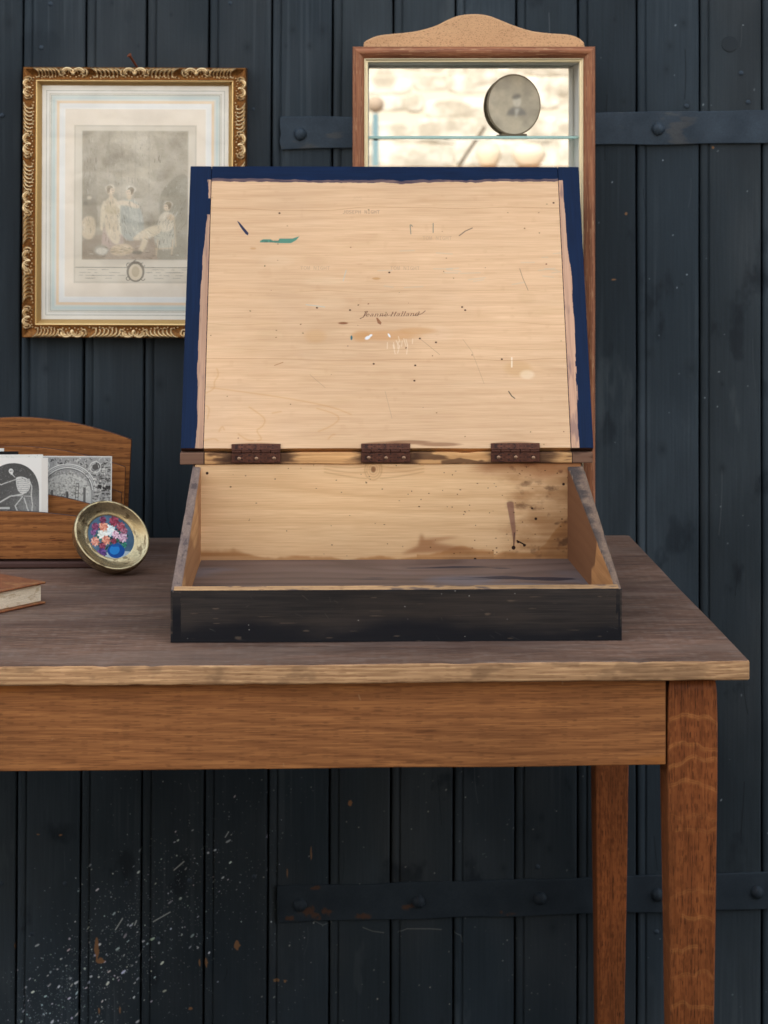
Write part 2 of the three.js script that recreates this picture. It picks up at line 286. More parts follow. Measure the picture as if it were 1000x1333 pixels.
// ---------------------------------------------------------------- the plank gate
const GD = 3.14, K = GD / F;                        // gate face distance, metres per photograph pixel there
const gate = thing('plank_gate', 'large gate of vertical beaded planks in worn dark blue grey paint', 'gate', [0, 0, -GD]);
const gapsPx = [20, 103, 183, 265, 348, 428, 508, 590, 670, 752, 829, 911, 992]; for (let k = 0; k < 10; k++) { gapsPx.unshift(gapsPx[0] - 81.5); gapsPx.push(gapsPx[gapsPx.length - 1] + 81.5); }
const gapX = (px, y) => { const off = px < 830 ? 11 * (1 - Math.max(px, 0) / 830) : 0; return (px - 500 + off * clamp((y - 0.03) / 1.49, 0, 1.6)) * K; };
for (let i = 0; i < gapsPx.length - 1; i++) {
  const xa = (gapsPx[i] - 500) * K; if (xa < -1.35 || xa > 1.3) continue;
  const N = 44, pos = [], idx = [], uv = [];
  const sec = [[0.0013, -0.016], [0.0013, -0.0045], [0.002, -0.0022], [0.0042, -0.0006], [0.0072, 0], [0.0102, -0.0006], [0.0125, -0.0022], [0.0134, -0.004], [0.0146, -0.0015], [0.0158, -0.0001], [0.03, 0], [0.5, 0], [0.85, 0], [-0.0042, 0], [-0.0024, -0.0008], [-0.0013, -0.003], [-0.0013, -0.016]];
  const tilt = (hash(i, 3, 9) - 0.5) * 0.0022, cup = (hash(i, 5, 9) - 0.5) * 0.0016, dz = (hash(i, 7, 9) - 0.5) * 0.0022;
  for (let j = 0; j <= N; j++) {
    const y = 2.58 * j / N, x0 = gapX(gapsPx[i], y), x1 = gapX(gapsPx[i + 1], y), w = x1 - x0;
    sec.forEach(([s, z], k) => {
      let x = s < 0 ? w + s : (s < 0.2 ? s : w * s); const e = (noise(y * 9, i * 3.1 + (k < 7 ? 0 : 1), 77) - 0.5) * 0.0011;
      if (k < 4 || k > 12) x += e;
      const f = x / w;
      pos.push(x0 + x, y, z + dz + tilt * (f - 0.5) + cup * (1 - 4 * (f - 0.5) ** 2) + (noise(y * 5, i * 1.7 + f * 2, 78) - 0.5) * 0.0012);
      uv.push((x0 + x + 0.64) / 1.28, y / 1.6);
    });
  }
  const m = sec.length;
  for (let j = 0; j < N; j++) for (let k = 0; k < m - 1; k++) { const a = j * m + k, b = a + 1, c = a + m, d = b + m; idx.push(a, b, c, b, d, c); }
  const g = new THREE.BufferGeometry(); g.setAttribute('position', new THREE.Float32BufferAttribute(pos, 3)); g.setAttribute('uv', new THREE.Float32BufferAttribute(uv, 2)); g.setIndex(idx); g.computeVertexNormals();
  const tone = 0.80 + 0.26 * hash(i, 11, 9), warm = (hash(i, 13, 9) - 0.5) * 0.07, col = []; for (let q = 0; q < pos.length / 3; q++) col.push(tone * (1 + warm), tone, tone * (1 - warm)); g.setAttribute('color', new THREE.Float32BufferAttribute(col, 3));
  part('plank', g, gateM, gate);
}
part('backing', bx(-1.4, 1.4, 0, 2.6, -0.06, -0.0165), std({ color: 0x0c0d0f, roughness: 0.9 }), gate);
const domeG = (r, h) => { const g = new THREE.SphereGeometry(r, 14, 7, 0, Math.PI * 2, 0, Math.PI / 2); g.scale(1, h / r, 1); g.rotateX(Math.PI / 2); const p = g.attributes.position; for (let i = 0; i < p.count; i++) { const k = 1 + (noise(p.getX(i) * 400 + 50, p.getY(i) * 400 + 50, 81) - 0.5) * 0.12; p.setXYZ(i, p.getX(i) * k, p.getY(i) * k, p.getZ(i)); } g.computeVertexNormals(); return g; };
const rivetG = domeG(0.0098, 0.0078), nailG = domeG(0.0036, 0.0016);
function strap(lx, ly, rx, ry, hpx, rivets, label, ironM) {
  const x0 = (lx - 500) * K, y0 = EYE - (ly - 225) * K, x1 = (rx - 500) * K, y1 = EYE - (ry - 225) * K, a = Math.atan2(y1 - y0, x1 - x0), L = 0.97, H = hpx * K;
  const s = part('strap_hinge', bar(L, H, 0.005, 0.0012, 50, (x, y, z) => [x + (Math.abs(x) > L / 2 - 0.003 ? (noise(y * 90, 3, 83) - 0.5) * 0.003 : 0), y + (noise(x * 14, y > 0 ? 1 : 7, 82) - 0.5) * 0.0026, z + (noise(x * 6, 2, 84) - 0.5) * 0.0016], L / 2, 0.03), ironM, gate, [x0 + Math.cos(a) * L / 2, y0 + Math.sin(a) * L / 2, 0.004], label);
  s.rotation.z = a;
  for (const px of rivets) { const r = part('rivet', rivetG, ironM, s, [((px - lx) * K) / Math.cos(a) - L / 2, -0.001, 0.0024]); r.rotation.z = px; }
}
strap(365, 174, 1000, 165, 42, [391, 545, 703, 856], 'upper iron strap hinge behind the mirror case', ironM);
strap(362, 1176, 1000, 1158, 47, [391, 545, 703, 856, 985], 'lower iron strap hinge spotted with rust, below the table', ironLowM);
const plug = new THREE.CylinderGeometry(0.0115, 0.0118, 0.002, 24); plug.rotateX(Math.PI / 2); grain(plug, 0);
part('plug', plug, std({ color: new THREE.Color(0x2c3033), roughness: 0.8 }), gate, [(950 - 500) * K, EYE - (57 - 225) * K, 0.0003]);
for (const [px, py] of [[3, 150], [54, 62], [85, 1150], [42, 1216], [247, 1146], [331, 1141], [206, 1222], [165, 1150], [2, 1150], [974, 133], [894, 138], [965, 95], [885, 1203], [855, 1213], [700, 1128], [330, 142], [300, 4], [66, 5]]) part('nail_head', nailG, ironM, gate, [(px - 500) * K, EYE - (py - 225) * K, 0.0002]);

// ---------------------------------------------------------------- the table
const topP = { light: [116, 88, 73], dark: [46, 31, 25], rings: 150, wu: 1.2, wv: 9, warp: 2.2, ringAmt: 0.5, fibAmt: 1.35, pores: 0.5, poreCol: [150, 138, 130], patch: 0.55, seed: 5 };
const topC = woodCanvas(2048, 1024, 1.6, 0.85, topP, (c, u, v) => {
  const w = sst(0.5, 0.72, fbm(u * 7, v * 26, 91, 5)); c = mixc(c, [128, 110, 99], w * 0.35);
  const st = sst(0.56, 0.7, fbm(u * 2.5, v * 22, 93, 4)); c = mixc(c, [74, 54, 48], st * 0.35);
  const sc = sst(0.84, 0.95, noise(u * 16, v * 420, 94)) * sst(0.35, 0.7, fbm(u * 5, v * 7, 95, 3)); c = mixc(c, [168, 156, 148], sc * 0.55); const bl = sst(0.6, 0.72, fbm(u * 12, v * 90, 99, 4)); return mixc(c, [58, 44, 40], bl * 0.22);
});
const topM = std({ map: metres(ctex(topC), 1.6, 0.85), roughness: 0.55, bumpMap: metres(ctex(topC, false), 1.6, 0.85), bumpScale: 0.0006, specularIntensity: 0.32 });
const edgeC = woodCanvas(2048, 128, 1.6, 0.1, { light: [184, 142, 102], dark: [104, 70, 46], rings: 200, warp: 3, ringAmt: 0.45, fibAmt: 1.0, pores: 0.25, poreCol: [76, 46, 28], patch: 0.5, seed: 6 }, (c, u, v) => { const d = sst(0.6, 0.75, fbm(u * 30, v * 60, 96, 4)); return mixc(c, [100, 74, 54], d * 0.35); });
const edgeM = std({ map: metres(ctex(edgeC), 1.6, 0.1), roughness: 0.75, bumpMap: metres(ctex(edgeC, false), 1.6, 0.1), bumpScale: 0.0006 });
const aprC = woodCanvas(2048, 192, 1.6, 0.15, { light: [158, 102, 60], dark: [84, 46, 26], rings: 80, wu: 0.8, wv: 6, warp: 4.6, ringAmt: 0.36, fibAmt: 0.85, pores: 0.22, patch: 0.35, seed: 8 }, (c, u, v) => mixc(c, [194, 120, 56], sst(0.58, 0.75, fbm(u * 5 + 3, v * 30, 98, 3)) * 0.5));
{ const g = aprC.getContext('2d'); g.strokeStyle = 'rgba(190,160,130,0.5)'; for (let i = 0; i < 22; i++) { const x = rr(0, 2048), y = rr(0, 192); g.lineWidth = rr(0.6, 1.4); g.beginPath(); g.moveTo(x, y); g.lineTo(x + rr(-5, 5), y + rr(3, 9)); g.stroke(); } }
const aprM = std({ map: metres(ctex(aprC), 1.6, 0.15), roughness: 0.5, bumpMap: metres(ctex(aprC, false), 1.6, 0.15), bumpScale: 0.0003 });
function legCanvas(sd, rays) {
  const c = woodCanvas(1024, 128, 0.8, 0.07, { light: [136, 76, 40], dark: [60, 28, 14], rings: 50, warp: 1, ringAmt: 0.25, fibAmt: 0.5, pores: 0.75, poreCol: [62, 30, 14], patch: 0.5, seed: sd }, (q, u, v) => { const m = sst(0.42, 0.68, fbm(u * 150, v * 300, sd + 3, 3)); return mixc(q, [92, 48, 22], m * 0.38); });
  const g = c.getContext('2d');
  for (const [u, amp, al] of rays) {
    const w = Math.round(u * 1e4), cut0 = hash(w, 1, 5) < 0.4 ? hash(w, 2, 5) * 50 : 0, cut1 = 128 - (hash(w, 3, 5) < 0.4 ? hash(w, 4, 5) * 60 : 0), sk = (hash(w, 6, 5) - 0.5) * 0.012;
    for (let k = 0; k < 3; k++) for (let y = cut0; y < cut1; y += 3) {
      const X = (q) => { const z = (q - 64) / 64; return (u + amp * z * z + sk * z + (fbm(q / 22, u * 60, 7, 3) - 0.5) * 0.011) / 0.8 * 1024; };
      g.strokeStyle = `rgba(186,124,68,${al * (k === 2 ? 0.12 : 0.42) * (0.3 + 0.9 * noise(y / 9, u * 90 + k, 9))})`; g.lineWidth = k === 2 ? 7 : 1 + 1.6 * noise(y / 12, u * 70, 8); g.beginPath(); g.moveTo(X(y) + (k === 1 ? 3 : 0), y); g.lineTo(X(y + 3.4) + (k === 1 ? 3 : 0), y + 3.4); g.stroke();
    }
  }
  for (let i = 0; i < 700; i++) { g.strokeStyle = rnd() < 0.6 ? `rgba(58,26,12,${rr(0.2, 0.55)})` : `rgba(186,124,70,${rr(0.08, 0.28)})`; g.lineWidth = rr(0.6, 1.5); const x = rr(0, 1024), y = rr(0, 128); g.beginPath(); g.moveTo(x, y); g.lineTo(x + rr(3, 16), y + rr(-0.6, 0.6)); g.stroke(); }
  return metres(ctex(c), 0.8, 0.07);
}
const H0 = 0.75;
const T1 = R(1.95), tb = thing('oak_table', 'worn oak table with a grey weathered top and square tapered legs', 'table', [0.389, 0, -2.287], T1);
{
  const L = 1.5, TH = 0.0213, shear = (x, z) => x - z * -0.0113;
  const wobT = (x, y, z) => {
    const front = z > 0.39 ? 1 : 0, end = x > 0.745 ? 1 : 0;
    let yy = y + (noise(x * 7, z * 5, 101) - 0.5) * 0.001, zz = z, xx = x;
    if (y > 0.004 && front) { yy -= Math.max(0, noise(x * 60, 2, 102) - 0.7) * 0.004; zz -= Math.max(0, noise(x * 46, 5, 103) - 0.7) * 0.004; }
    if (y > 0.004 && end) { yy -= Math.max(0, noise(z * 60, 8, 104) - 0.6) * 0.006; xx -= Math.max(0, noise(z * 50, 9, 105) - 0.55) * 0.004; }
    if (y < -0.004 && front) yy += Math.max(0, noise(x * 40, 4, 106) - 0.7) * 0.003;
    return [shear(xx, zz - 0.4), yy, zz];
  };
  const g = bar(L, TH, 0.796, 0.0022, 220, wobT, 0.75, 0.42); tr(g, -L / 2, H0 - TH / 2, -0.398);
  // the weathered top and the paler sawn edges are two parts
  const p = g.attributes.position, n = g.attributes.normal, uv = g.attributes.uv, sets = [[], []];
  for (let i = 0; i < p.count; i += 3) { const up = (n.getY(i) + n.getY(i + 1) + n.getY(i + 2)) / 3; sets[up > 0.75 ? 0 : 1].push(i, i + 1, i + 2); }
  const pick = (ids) => { const q = new THREE.BufferGeometry(); for (const [k, a, s] of [['position', p, 3], ['normal', n, 3], ['uv', uv, 2]]) { const o = new Float32Array(ids.length * s); ids.forEach((id, j) => { for (let c = 0; c < s; c++) o[j * s + c] = a.array[id * s + c]; }); q.setAttribute(k, new THREE.BufferAttribute(o, s)); } return q; };
  part('tabletop', pick(sets[0]), topM, tb); part('top_edge', pick(sets[1]), edgeM, tb);
  const ah = 0.094, ay = H0 - TH - ah / 2 - 0.0006;
  part('apron', tr(bar(1.33, ah, 0.02, 0.0016, 60, (x, y, z) => [x, y + (noise(x * 8, 4, 111) - 0.5) * 0.0014, z + (noise(x * 5, 9, 112) - 0.5) * 0.0012], 0.7, 0.06), -0.0865 - 0.665, ay, -0.029), aprM, tb);
  part('apron', tr(bar(1.33, ah, 0.02, 0.0016, 4, null, 0.3, 0.1), -0.75, ay, -0.74), aprM, tb);
  for (const x of [-0.052, -1.44]) { const g2 = bar(0.62, ah, 0.02, 0.0016, 4, null, 0.5, 0.02); g2.rotateY(Math.PI / 2); part('apron', tr(g2, x, ay, -0.395), aprM, tb); }
  const mk = (top, bot, uo) => { const h = H0 - TH - 0.0006; const q = bar(h, 1, 1, 0.05, 24, (x, y, z) => { const t = (x / h + 0.5), w = mix(bot, top, sst(0, 0.86, t) * 0.25 + 0.75 * clamp(t / 0.86)); return [x, y * w + (noise(x * 12, y * 3, 114) - 0.5) * 0.0009, z * w + (noise(x * 12, z * 3 + 7, 115) - 0.5) * 0.0009]; }, uo, 0.035); q.rotateZ(Math.PI / 2); tr(q, 0, h / 2, 0); return q; };
  const rays = [[0.10, -0.02, 0.5], [0.17, -0.02, 0.5], [0.375, -0.004, 0.7], [0.41, -0.016, 0.55], [0.437, -0.004, 0.75], [0.47, -0.004, 0.8], [0.5, -0.014, 0.4], [0.565, 0.002, 0.45], [0.578, 0.004, 0.35], [0.617, 0.016, 0.9], [0.641, 0.016, 0.9], [0.655, 0.012, 0.85], [0.687, 0.016, 0.95], [0.04, 0.01, 0.4], [0.24, 0.01, 0.3]].map(([u, a, b]) => [u - 0.0, -Math.abs(a), b]);
  const legM = std({ map: legCanvas(121, rays), roughness: 0.5, bumpScale: 0.0003 }), legM2 = std({ map: legCanvas(131, [[0.3, -0.01, 0.25], [0.5, 0.01, 0.2]]), roughness: 0.55 });
  part('leg', mk(0.054, 0.037, 0.364), legM, tb, [-0.0575, 0, -0.0455]);
  part('leg', mk(0.052, 0.037, 0.1), legM2, tb, [-0.0445, 0, -0.757]);
  part('leg', mk(0.054, 0.037, 0.2), legM2, tb, [-1.44, 0, -0.0455]); part('leg', mk(0.054, 0.037, 0.3), legM2, tb, [-1.43, 0, -0.757]);
}

// ---------------------------------------------------------------- the writing slope with its open lid
const pineP = { light: [216, 175, 136], dark: [182, 136, 98], rings: 52, wu: 1.1, wv: 5, warp: 3.4, ringAmt: 0.26, fibAmt: 0.62, patch: 0.14, seed: 15 };
const LW = 0.526, LH = 0.3995, CL = 0.0285;         // lid width, height, end cleat width
// photograph pixel on the lid -> metres from the lid's left and from its top
const lidAt = (px, py) => { const t = (py - 217) / 367, xl = mix(245.5, 233.5, t), xr = mix(750.5, 771, t); return [(px - xl) / (xr - xl) * LW, t * 2.914 / ((1 - t) * 2.74 + t * 2.914) * LH]; };
const LS = 2400;                                    // canvas pixels per metre
const PW = LW - 2 * CL, lidW = Math.round(PW * LS), lidH = Math.round(LH * LS);
const BLUE = [2, 22, 50];
const wavy = (u, s, a) => (fbm(u * 15, 0.5, s, 3) - 0.5) * a * 0.8 + (noise(u * 140, 0.5, s + 1) - 0.5) * a * 0.08;
const lidC = woodCanvas(lidW, lidH, PW, LH, pineP, (c, u, v, x, y) => {
  { const l = noise(u * 5, v * 260, 141); c = mixc(c, [196, 150, 108], sst(0.7, 0.95, l) * 0.2 * sst(0.3, 0.6, fbm(u * 4, v * 12, 142, 3))); const h = noise(u * 90, v * 160, 144); c = mixc(c, [178, 132, 94], sst(0.82, 0.96, h) * 0.10); }
  const g = fbm(u * 9, v * 12, 143, 4); c = mixc(c, [196, 162, 134], sst(0.5, 0.85, g) * 0.22);
  const edge = 0.0225 + wavy(u, 145, 0.008) + 0.003 * sst(0.11, 0.15, u) * sst(0.3, 0.25, u), e2 = edge - 0.004 - wavy(u + 7, 146, 0.006);
  const drag = (noise(u * 160, v * 4, 147) - 0.5) * 0.0012;
  if (v + drag < e2) c = mixc(BLUE, [4, 28, 60], noise(u * 40, v * 700, 148));
  else if (v + drag < edge) c = mixc([70, 58, 68], [120, 94, 88], clamp(noise(u * 90, v * 800, 149) * 1.2 - 0.1));
  return c;
});
{
  const g = lidC.getContext('2d'), at = (px, py) => { const q = lidAt(px, py); return [(q[0] - CL) * LS, q[1] * LS]; }, S = 0.965e-3 * LS;
  const poly = (col, pts) => { g.fillStyle = col; g.beginPath(); pts.forEach((p, k) => { const q = at(...p); k ? g.lineTo(...q) : g.moveTo(...q); }); g.closePath(); g.fill(); };
  const line = (col, w, pts) => { g.strokeStyle = col; g.lineWidth = w * S; g.lineCap = 'round'; g.lineJoin = 'round'; g.beginPath(); pts.forEach((p, k) => { const q = at(...p); k ? g.lineTo(...q) : g.moveTo(...q); }); g.stroke(); };
  const blob = (col, px, py, rx, ry, ang = 0) => { const q = at(px, py); g.save(); g.translate(...q); g.rotate(ang); g.scale(rx * S, ry * S); const G = g.createRadialGradient(0, 0, 0, 0, 0, 1); G.addColorStop(0, col); G.addColorStop(0.6, col); G.addColorStop(1, col.replace(/[\d.]+\)$/, '0)')); g.fillStyle = G; g.beginPath(); g.arc(0, 0, 1, 0, 7); g.fill(); g.restore(); };
  const text = (s, px, py, size, col, font = 'monospace', skew = 0) => { const q = at(px, py); g.save(); g.translate(...q); g.transform(1, 0, skew, 1, 0, 0); g.font = `${size * S}px ${font}`; g.fillStyle = col; g.fillText(s, 0, 0); g.restore(); };
  // broad scuffs and handling stains
  for (let i = 0; i < 26; i++) blob(`rgba(170,128,88,${rr(0.03, 0.09)})`, rr(270, 740), rr(245, 580), rr(10, 50), rr(5, 16), rr(-0.3, 0.3));
  for (let i = 0; i < 10; i++) blob(`rgba(238,214,182,${rr(0.05, 0.12)})`, rr(270, 740), rr(245, 580), rr(20, 70), rr(4, 14), 0);
  blob('rgba(190,132,78,0.42)', 500, 437, 52, 9); blob('rgba(186,128,74,0.35)', 468, 438, 16, 10); blob('rgba(190,134,80,0.35)', 540, 431, 32, 6); blob('rgba(196,144,92,0.3)', 408, 438, 18, 12);
  blob('rgba(196,150,96,0.35)', 672, 480, 22, 13); blob('rgba(236,210,176,0.5)', 684, 488, 12, 8); line('rgba(240,222,196,0.7)', 2, [[664, 466], [664, 478]]);
  for (const [a, b, c, d] of [[476, 440, 5, 3], [480, 437, 3, 2], [504, 437, 1.6, 4]]) blob('rgba(224,222,222,0.95)', a, b, c, d, -0.5);
  for (let i = 0; i < 12; i++) { const x = rr(485, 535), y = rr(438, 450); line('rgba(236,214,184,0.5)', 1.2, [[x, y], [x + rr(-3, 3), y + rr(5, 12)]]); }
  blob('rgba(122,74,48,0.9)', 444, 421, 8, 2, 0); poly('rgba(130,80,54,0.8)', [[487, 414], [489, 414], [494, 420], [493, 423], [489, 421]]);
  blob('rgba(48,96,104,0.95)', 455, 440, 1.7, 4);
  // navy stroke, green stamped smear
  poly('rgba(36,40,66,0.95)', [[306, 288], [309, 290], [321, 304], [320, 307], [317, 305], [311, 297]]);
  poly('rgba(76,128,108,0.92)', [[336, 314], [340, 312], [350, 312], [352, 314], [360, 314], [361, 311], [378, 311], [387, 308], [383, 313], [376, 317], [362, 317], [350, 316], [336, 316]]);
  text('TOM NIGHT', 338, 316, 4.6, 'rgba(52,60,58,0.85)'); text('JOSEPH NIGHT', 443, 278.5, 7.2, 'rgba(128,102,82,0.6)');
  text('TOM NIGHT', 388, 352, 7.6, 'rgba(140,114,92,0.36)'); text('TOM NIGHT', 505, 352, 7.6, 'rgba(140,114,92,0.36)'); text('TOM NIGHT', 547, 312.5, 7.6, 'rgba(142,116,94,0.32)');
  text('JOS', 455, 261, 8, 'rgba(150,120,96,0.18)');
  // signature in brown ink
  g.save(); { const q = at(469, 412.5); g.translate(...q); g.rotate(-0.012); g.transform(1, 0, -0.45, 1, 0, 0); g.fillStyle = 'rgba(74,42,30,0.85)'; g.font = `${9 * S}px serif`; let x = 0; for (const [ch, k] of [['J', 1.25], ['e', 1], ['a', 1], ['n', 1], ['n', 1], ['e', 1], [' ', 1.2], ['H', 1.2], ['a', 1], ['l', 1.25], ['l', 1.25], ['a', 1], ['n', 1], ['d', 1.15]]) { g.save(); g.translate(x, 0); g.scale(1.1, 0.8 * k); g.fillText(ch, 0, 0); g.restore(); x += g.measureText(ch).width * 1.1 + 0.3 * S; } g.restore(); }
  line('rgba(80,48,34,0.8)', 0.7, [[466, 415], [470, 413.5], [474, 409], [476, 405.5], [472, 406]]);
  line('rgba(80,48,34,0.7)', 0.6, [[492, 411], [500, 411.5], [507, 410]]); line('rgba(70,40,28,0.8)', 0.7, [[536, 411], [546, 409], [551, 405]]);
  // pencil ticks, ink specks, scratches
  for (const p of [[[531, 293], [532, 305]], [[561, 291], [561, 303]], [[532, 293], [534, 295]]]) line('rgba(70,90,84,0.7)', 1, p);
  line('rgba(96,82,66,0.75)', 1.3, [[595, 307], [603, 301], [612, 297]]); line('rgba(150,100,58,0.7)', 1, [[355, 476], [366, 472]]); line('rgba(70,60,50,0.85)', 1.3, [[660, 510], [664, 516], [668, 519]]);
  line('rgba(130,104,78,0.5)', 0.6, [[544, 441], [570, 462]]); line('rgba(150,120,90,0.45)', 0.6, [[600, 442], [612, 458], [628, 500]]); line('rgba(140,116,90,0.45)', 0.6, [[401, 488], [421, 505]]); line('rgba(140,120,96,0.4)', 0.6, [[499, 510], [508, 545]]);
  line('rgba(110,90,70,0.6)', 0.8, [[674, 350], [678, 362], [685, 378]]); line('rgba(90,80,64,0.6)', 0.8, [[268, 258], [274, 258]]);
  for (let i = 0; i < 48; i++) blob(`rgba(${60 + rnd() * 50 | 0},${44 + rnd() * 30 | 0},30,${rr(0.4, 0.9)})`, rr(268, 742), rr(243, 580), rr(0.5, 1.5), rr(0.5, 1.2), rr(-0.5, 0.5));
  for (const [a, b] of [[361, 278], [410, 401], [453, 404], [484, 474], [504, 355], [544, 441], [565, 446], [651, 468], [603, 404], [599, 400], [718, 264], [537, 496], [538, 476]]) blob('rgba(60,36,24,0.95)', a, b, 1.7, 1.4);
  blob('rgba(180,130,76,0.6)', 487, 363, 7, 2.4); blob('rgba(186,136,84,0.5)', 327, 324, 5, 2);
  for (let i = 0; i < 20; i++) { const x = rr(480, 720), y = rr(325, 375); line('rgba(150,172,176,0.14)', 2, [[x, y], [x + rr(6, 26), y + rr(-3, 3)]]); }
  line('rgba(150,190,204,0.35)', 1.2, [[448, 352], [444, 366]]); line('rgba(150,190,204,0.3)', 1.6, [[396, 397], [420, 400]]);
  // figured grain lines low on the left, growth arcs
  const amber = 'rgba(190,136,80,0.5)'; g.filter = 'blur(1.4px)';
  for (const q of [[[280, 480], [284, 488], [276, 497], [278, 506], [266, 512]], [[322, 530], [334, 538], [344, 546], [340, 556], [330, 560], [340, 572], [333, 574]], [[352, 538], [364, 536]], [[410, 532], [430, 537], [442, 545], [428, 556], [412, 562]], [[283, 562], [287, 553], [290, 560]], [[308, 565], [318, 573], [328, 574]], [[425, 572], [430, 566], [434, 566]], [[272, 505], [320, 511], [380, 520], [430, 530], [455, 540]], [[262, 528], [272, 528], [268, 545]], [[262, 574], [276, 570], [282, 574]]]) { g.strokeStyle = amber; const pts = q.map((p) => at(...p)); g.lineWidth = 1.5 * S * 0.8; g.beginPath(); g.moveTo(...pts[0]); for (let k = 1; k < pts.length - 1; k++) g.quadraticCurveTo(...pts[k], (pts[k][0] + pts[k + 1][0]) / 2, (pts[k][1] + pts[k + 1][1]) / 2); g.lineTo(...pts[pts.length - 1]); g.stroke(); }
  g.filter = 'none';
  for (const y of [272, 469, 455, 380, 421]) { g.strokeStyle = `rgba(170,124,80,${y === 272 || y === 469 ? 0.55 : 0.28})`; g.lineWidth = 0.8 * S; g.beginPath(); for (let x = 262; x <= 745; x += 12) { const q = at(x, y + (noise(x / 60, y, 151) - 0.5) * 5); x === 262 ? g.moveTo(...q) : g.lineTo(...q); } g.stroke(); }
  // dark worn foot near the hinges
  for (const [a, b] of [[332, 579], [500, 578], [668, 578], [530, 576], [570, 579]]) blob('rgba(110,70,46,0.5)', a, b, 34, 3.4);
}
function cleatCanvas(side, sd) {                       // end cleat: bare strip inside, navy outside
  const w = Math.round(CL * LS), h = lidH;
  return woodCanvas(h, w, LH, CL, { light: [192, 150, 122], dark: [150, 110, 88], rings: 120, warp: 1.2, ringAmt: 0.4, fibAmt: 0.6, patch: 0.3, seed: sd }, (c, u, v) => {
    // u runs from the lid's top to its foot, v from the outer edge inwards
    const e = mix(0.0242, 0.0185, sst(0.03, 0.2, u)) + wavy(u, sd + 2, 0.0075) + (side < 0 && Math.abs(u - 0.06) < 0.012 ? 0.004 : 0) - (side > 0 ? 0.001 : 0);
    const d = v - e + (noise(u * 6, v * 900, sd + 3) - 0.5) * 0.0014;
    if (d < 0 || u < 0.02) return mixc(BLUE, [4, 28, 60], noise(u * 30, v * 900, sd + 4));
    return mixc(c, [110, 84, 84], sst(0.55, 0.75, fbm(u * 24, v * 120, sd + 5, 4)) * 0.5);
  });
}
const boxY = R(1.35), ws = thing('writing_slope', 'wooden writing slope standing open, dark painted outside, pale bare wood inside', 'writing box', [0.0141, H0 + 0.0003, -2.379], boxY);
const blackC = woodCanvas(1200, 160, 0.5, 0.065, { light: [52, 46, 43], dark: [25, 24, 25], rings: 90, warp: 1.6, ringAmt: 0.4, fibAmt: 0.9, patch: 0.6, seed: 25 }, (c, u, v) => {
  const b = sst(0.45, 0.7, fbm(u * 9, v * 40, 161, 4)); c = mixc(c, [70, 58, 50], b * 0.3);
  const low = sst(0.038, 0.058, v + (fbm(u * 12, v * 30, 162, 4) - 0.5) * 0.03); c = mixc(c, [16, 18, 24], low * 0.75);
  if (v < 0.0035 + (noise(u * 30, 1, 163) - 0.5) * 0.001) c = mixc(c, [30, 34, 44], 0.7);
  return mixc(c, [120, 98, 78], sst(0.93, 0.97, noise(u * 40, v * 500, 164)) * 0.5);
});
{ const g = blackC.getContext('2d'); for (let i = 0; i < 26; i++) { g.strokeStyle = `rgba(130,118,104,${rr(0.15, 0.4)})`; g.lineWidth = rr(0.6, 1.3); const x = rr(0, 1200), y = rr(10, 150); g.beginPath(); g.moveTo(x, y); g.lineTo(x + rr(-14, 26), y + rr(-6, 18)); g.stroke(); } g.fillStyle = 'rgba(176,170,160,0.9)'; for (let i = 0; i < 14; i++) { g.beginPath(); g.arc(rr(0, 1200), rr(10, 150), rr(0.7, 1.6), 0, 7); g.fill(); } }
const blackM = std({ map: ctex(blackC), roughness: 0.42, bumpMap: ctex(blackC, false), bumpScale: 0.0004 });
const rimC = woodCanvas(1200, 64, 0.5, 0.03, { light: [172, 134, 96], dark: [108, 78, 54], rings: 140, warp: 1.4, ringAmt: 0.4, fibAmt: 0.7, pores: 0.4, patch: 0.5, seed: 26 }, (c, u, v) => mixc(c, [70, 60, 62], sst(0.6, 0.72, fbm(u * 40, v * 120, 166, 4)) * 0.6));
const rimM = std({ map: metres(ctex(rimC), 0.5, 0.03), roughness: 0.8 });
const sideC = woodCanvas(800, 320, 0.4, 0.16, { light: [196, 146, 98], dark: [138, 92, 56], rings: 60, warp: 2, ringAmt: 0.4, fibAmt: 0.5, patch: 0.35, seed: 27 }, (c, u, v) => { const d = sst(0.48, 0.66, fbm(u * 8, v * 16, 168, 4)); return mixc(c, [122, 80, 54], d * 0.5); });
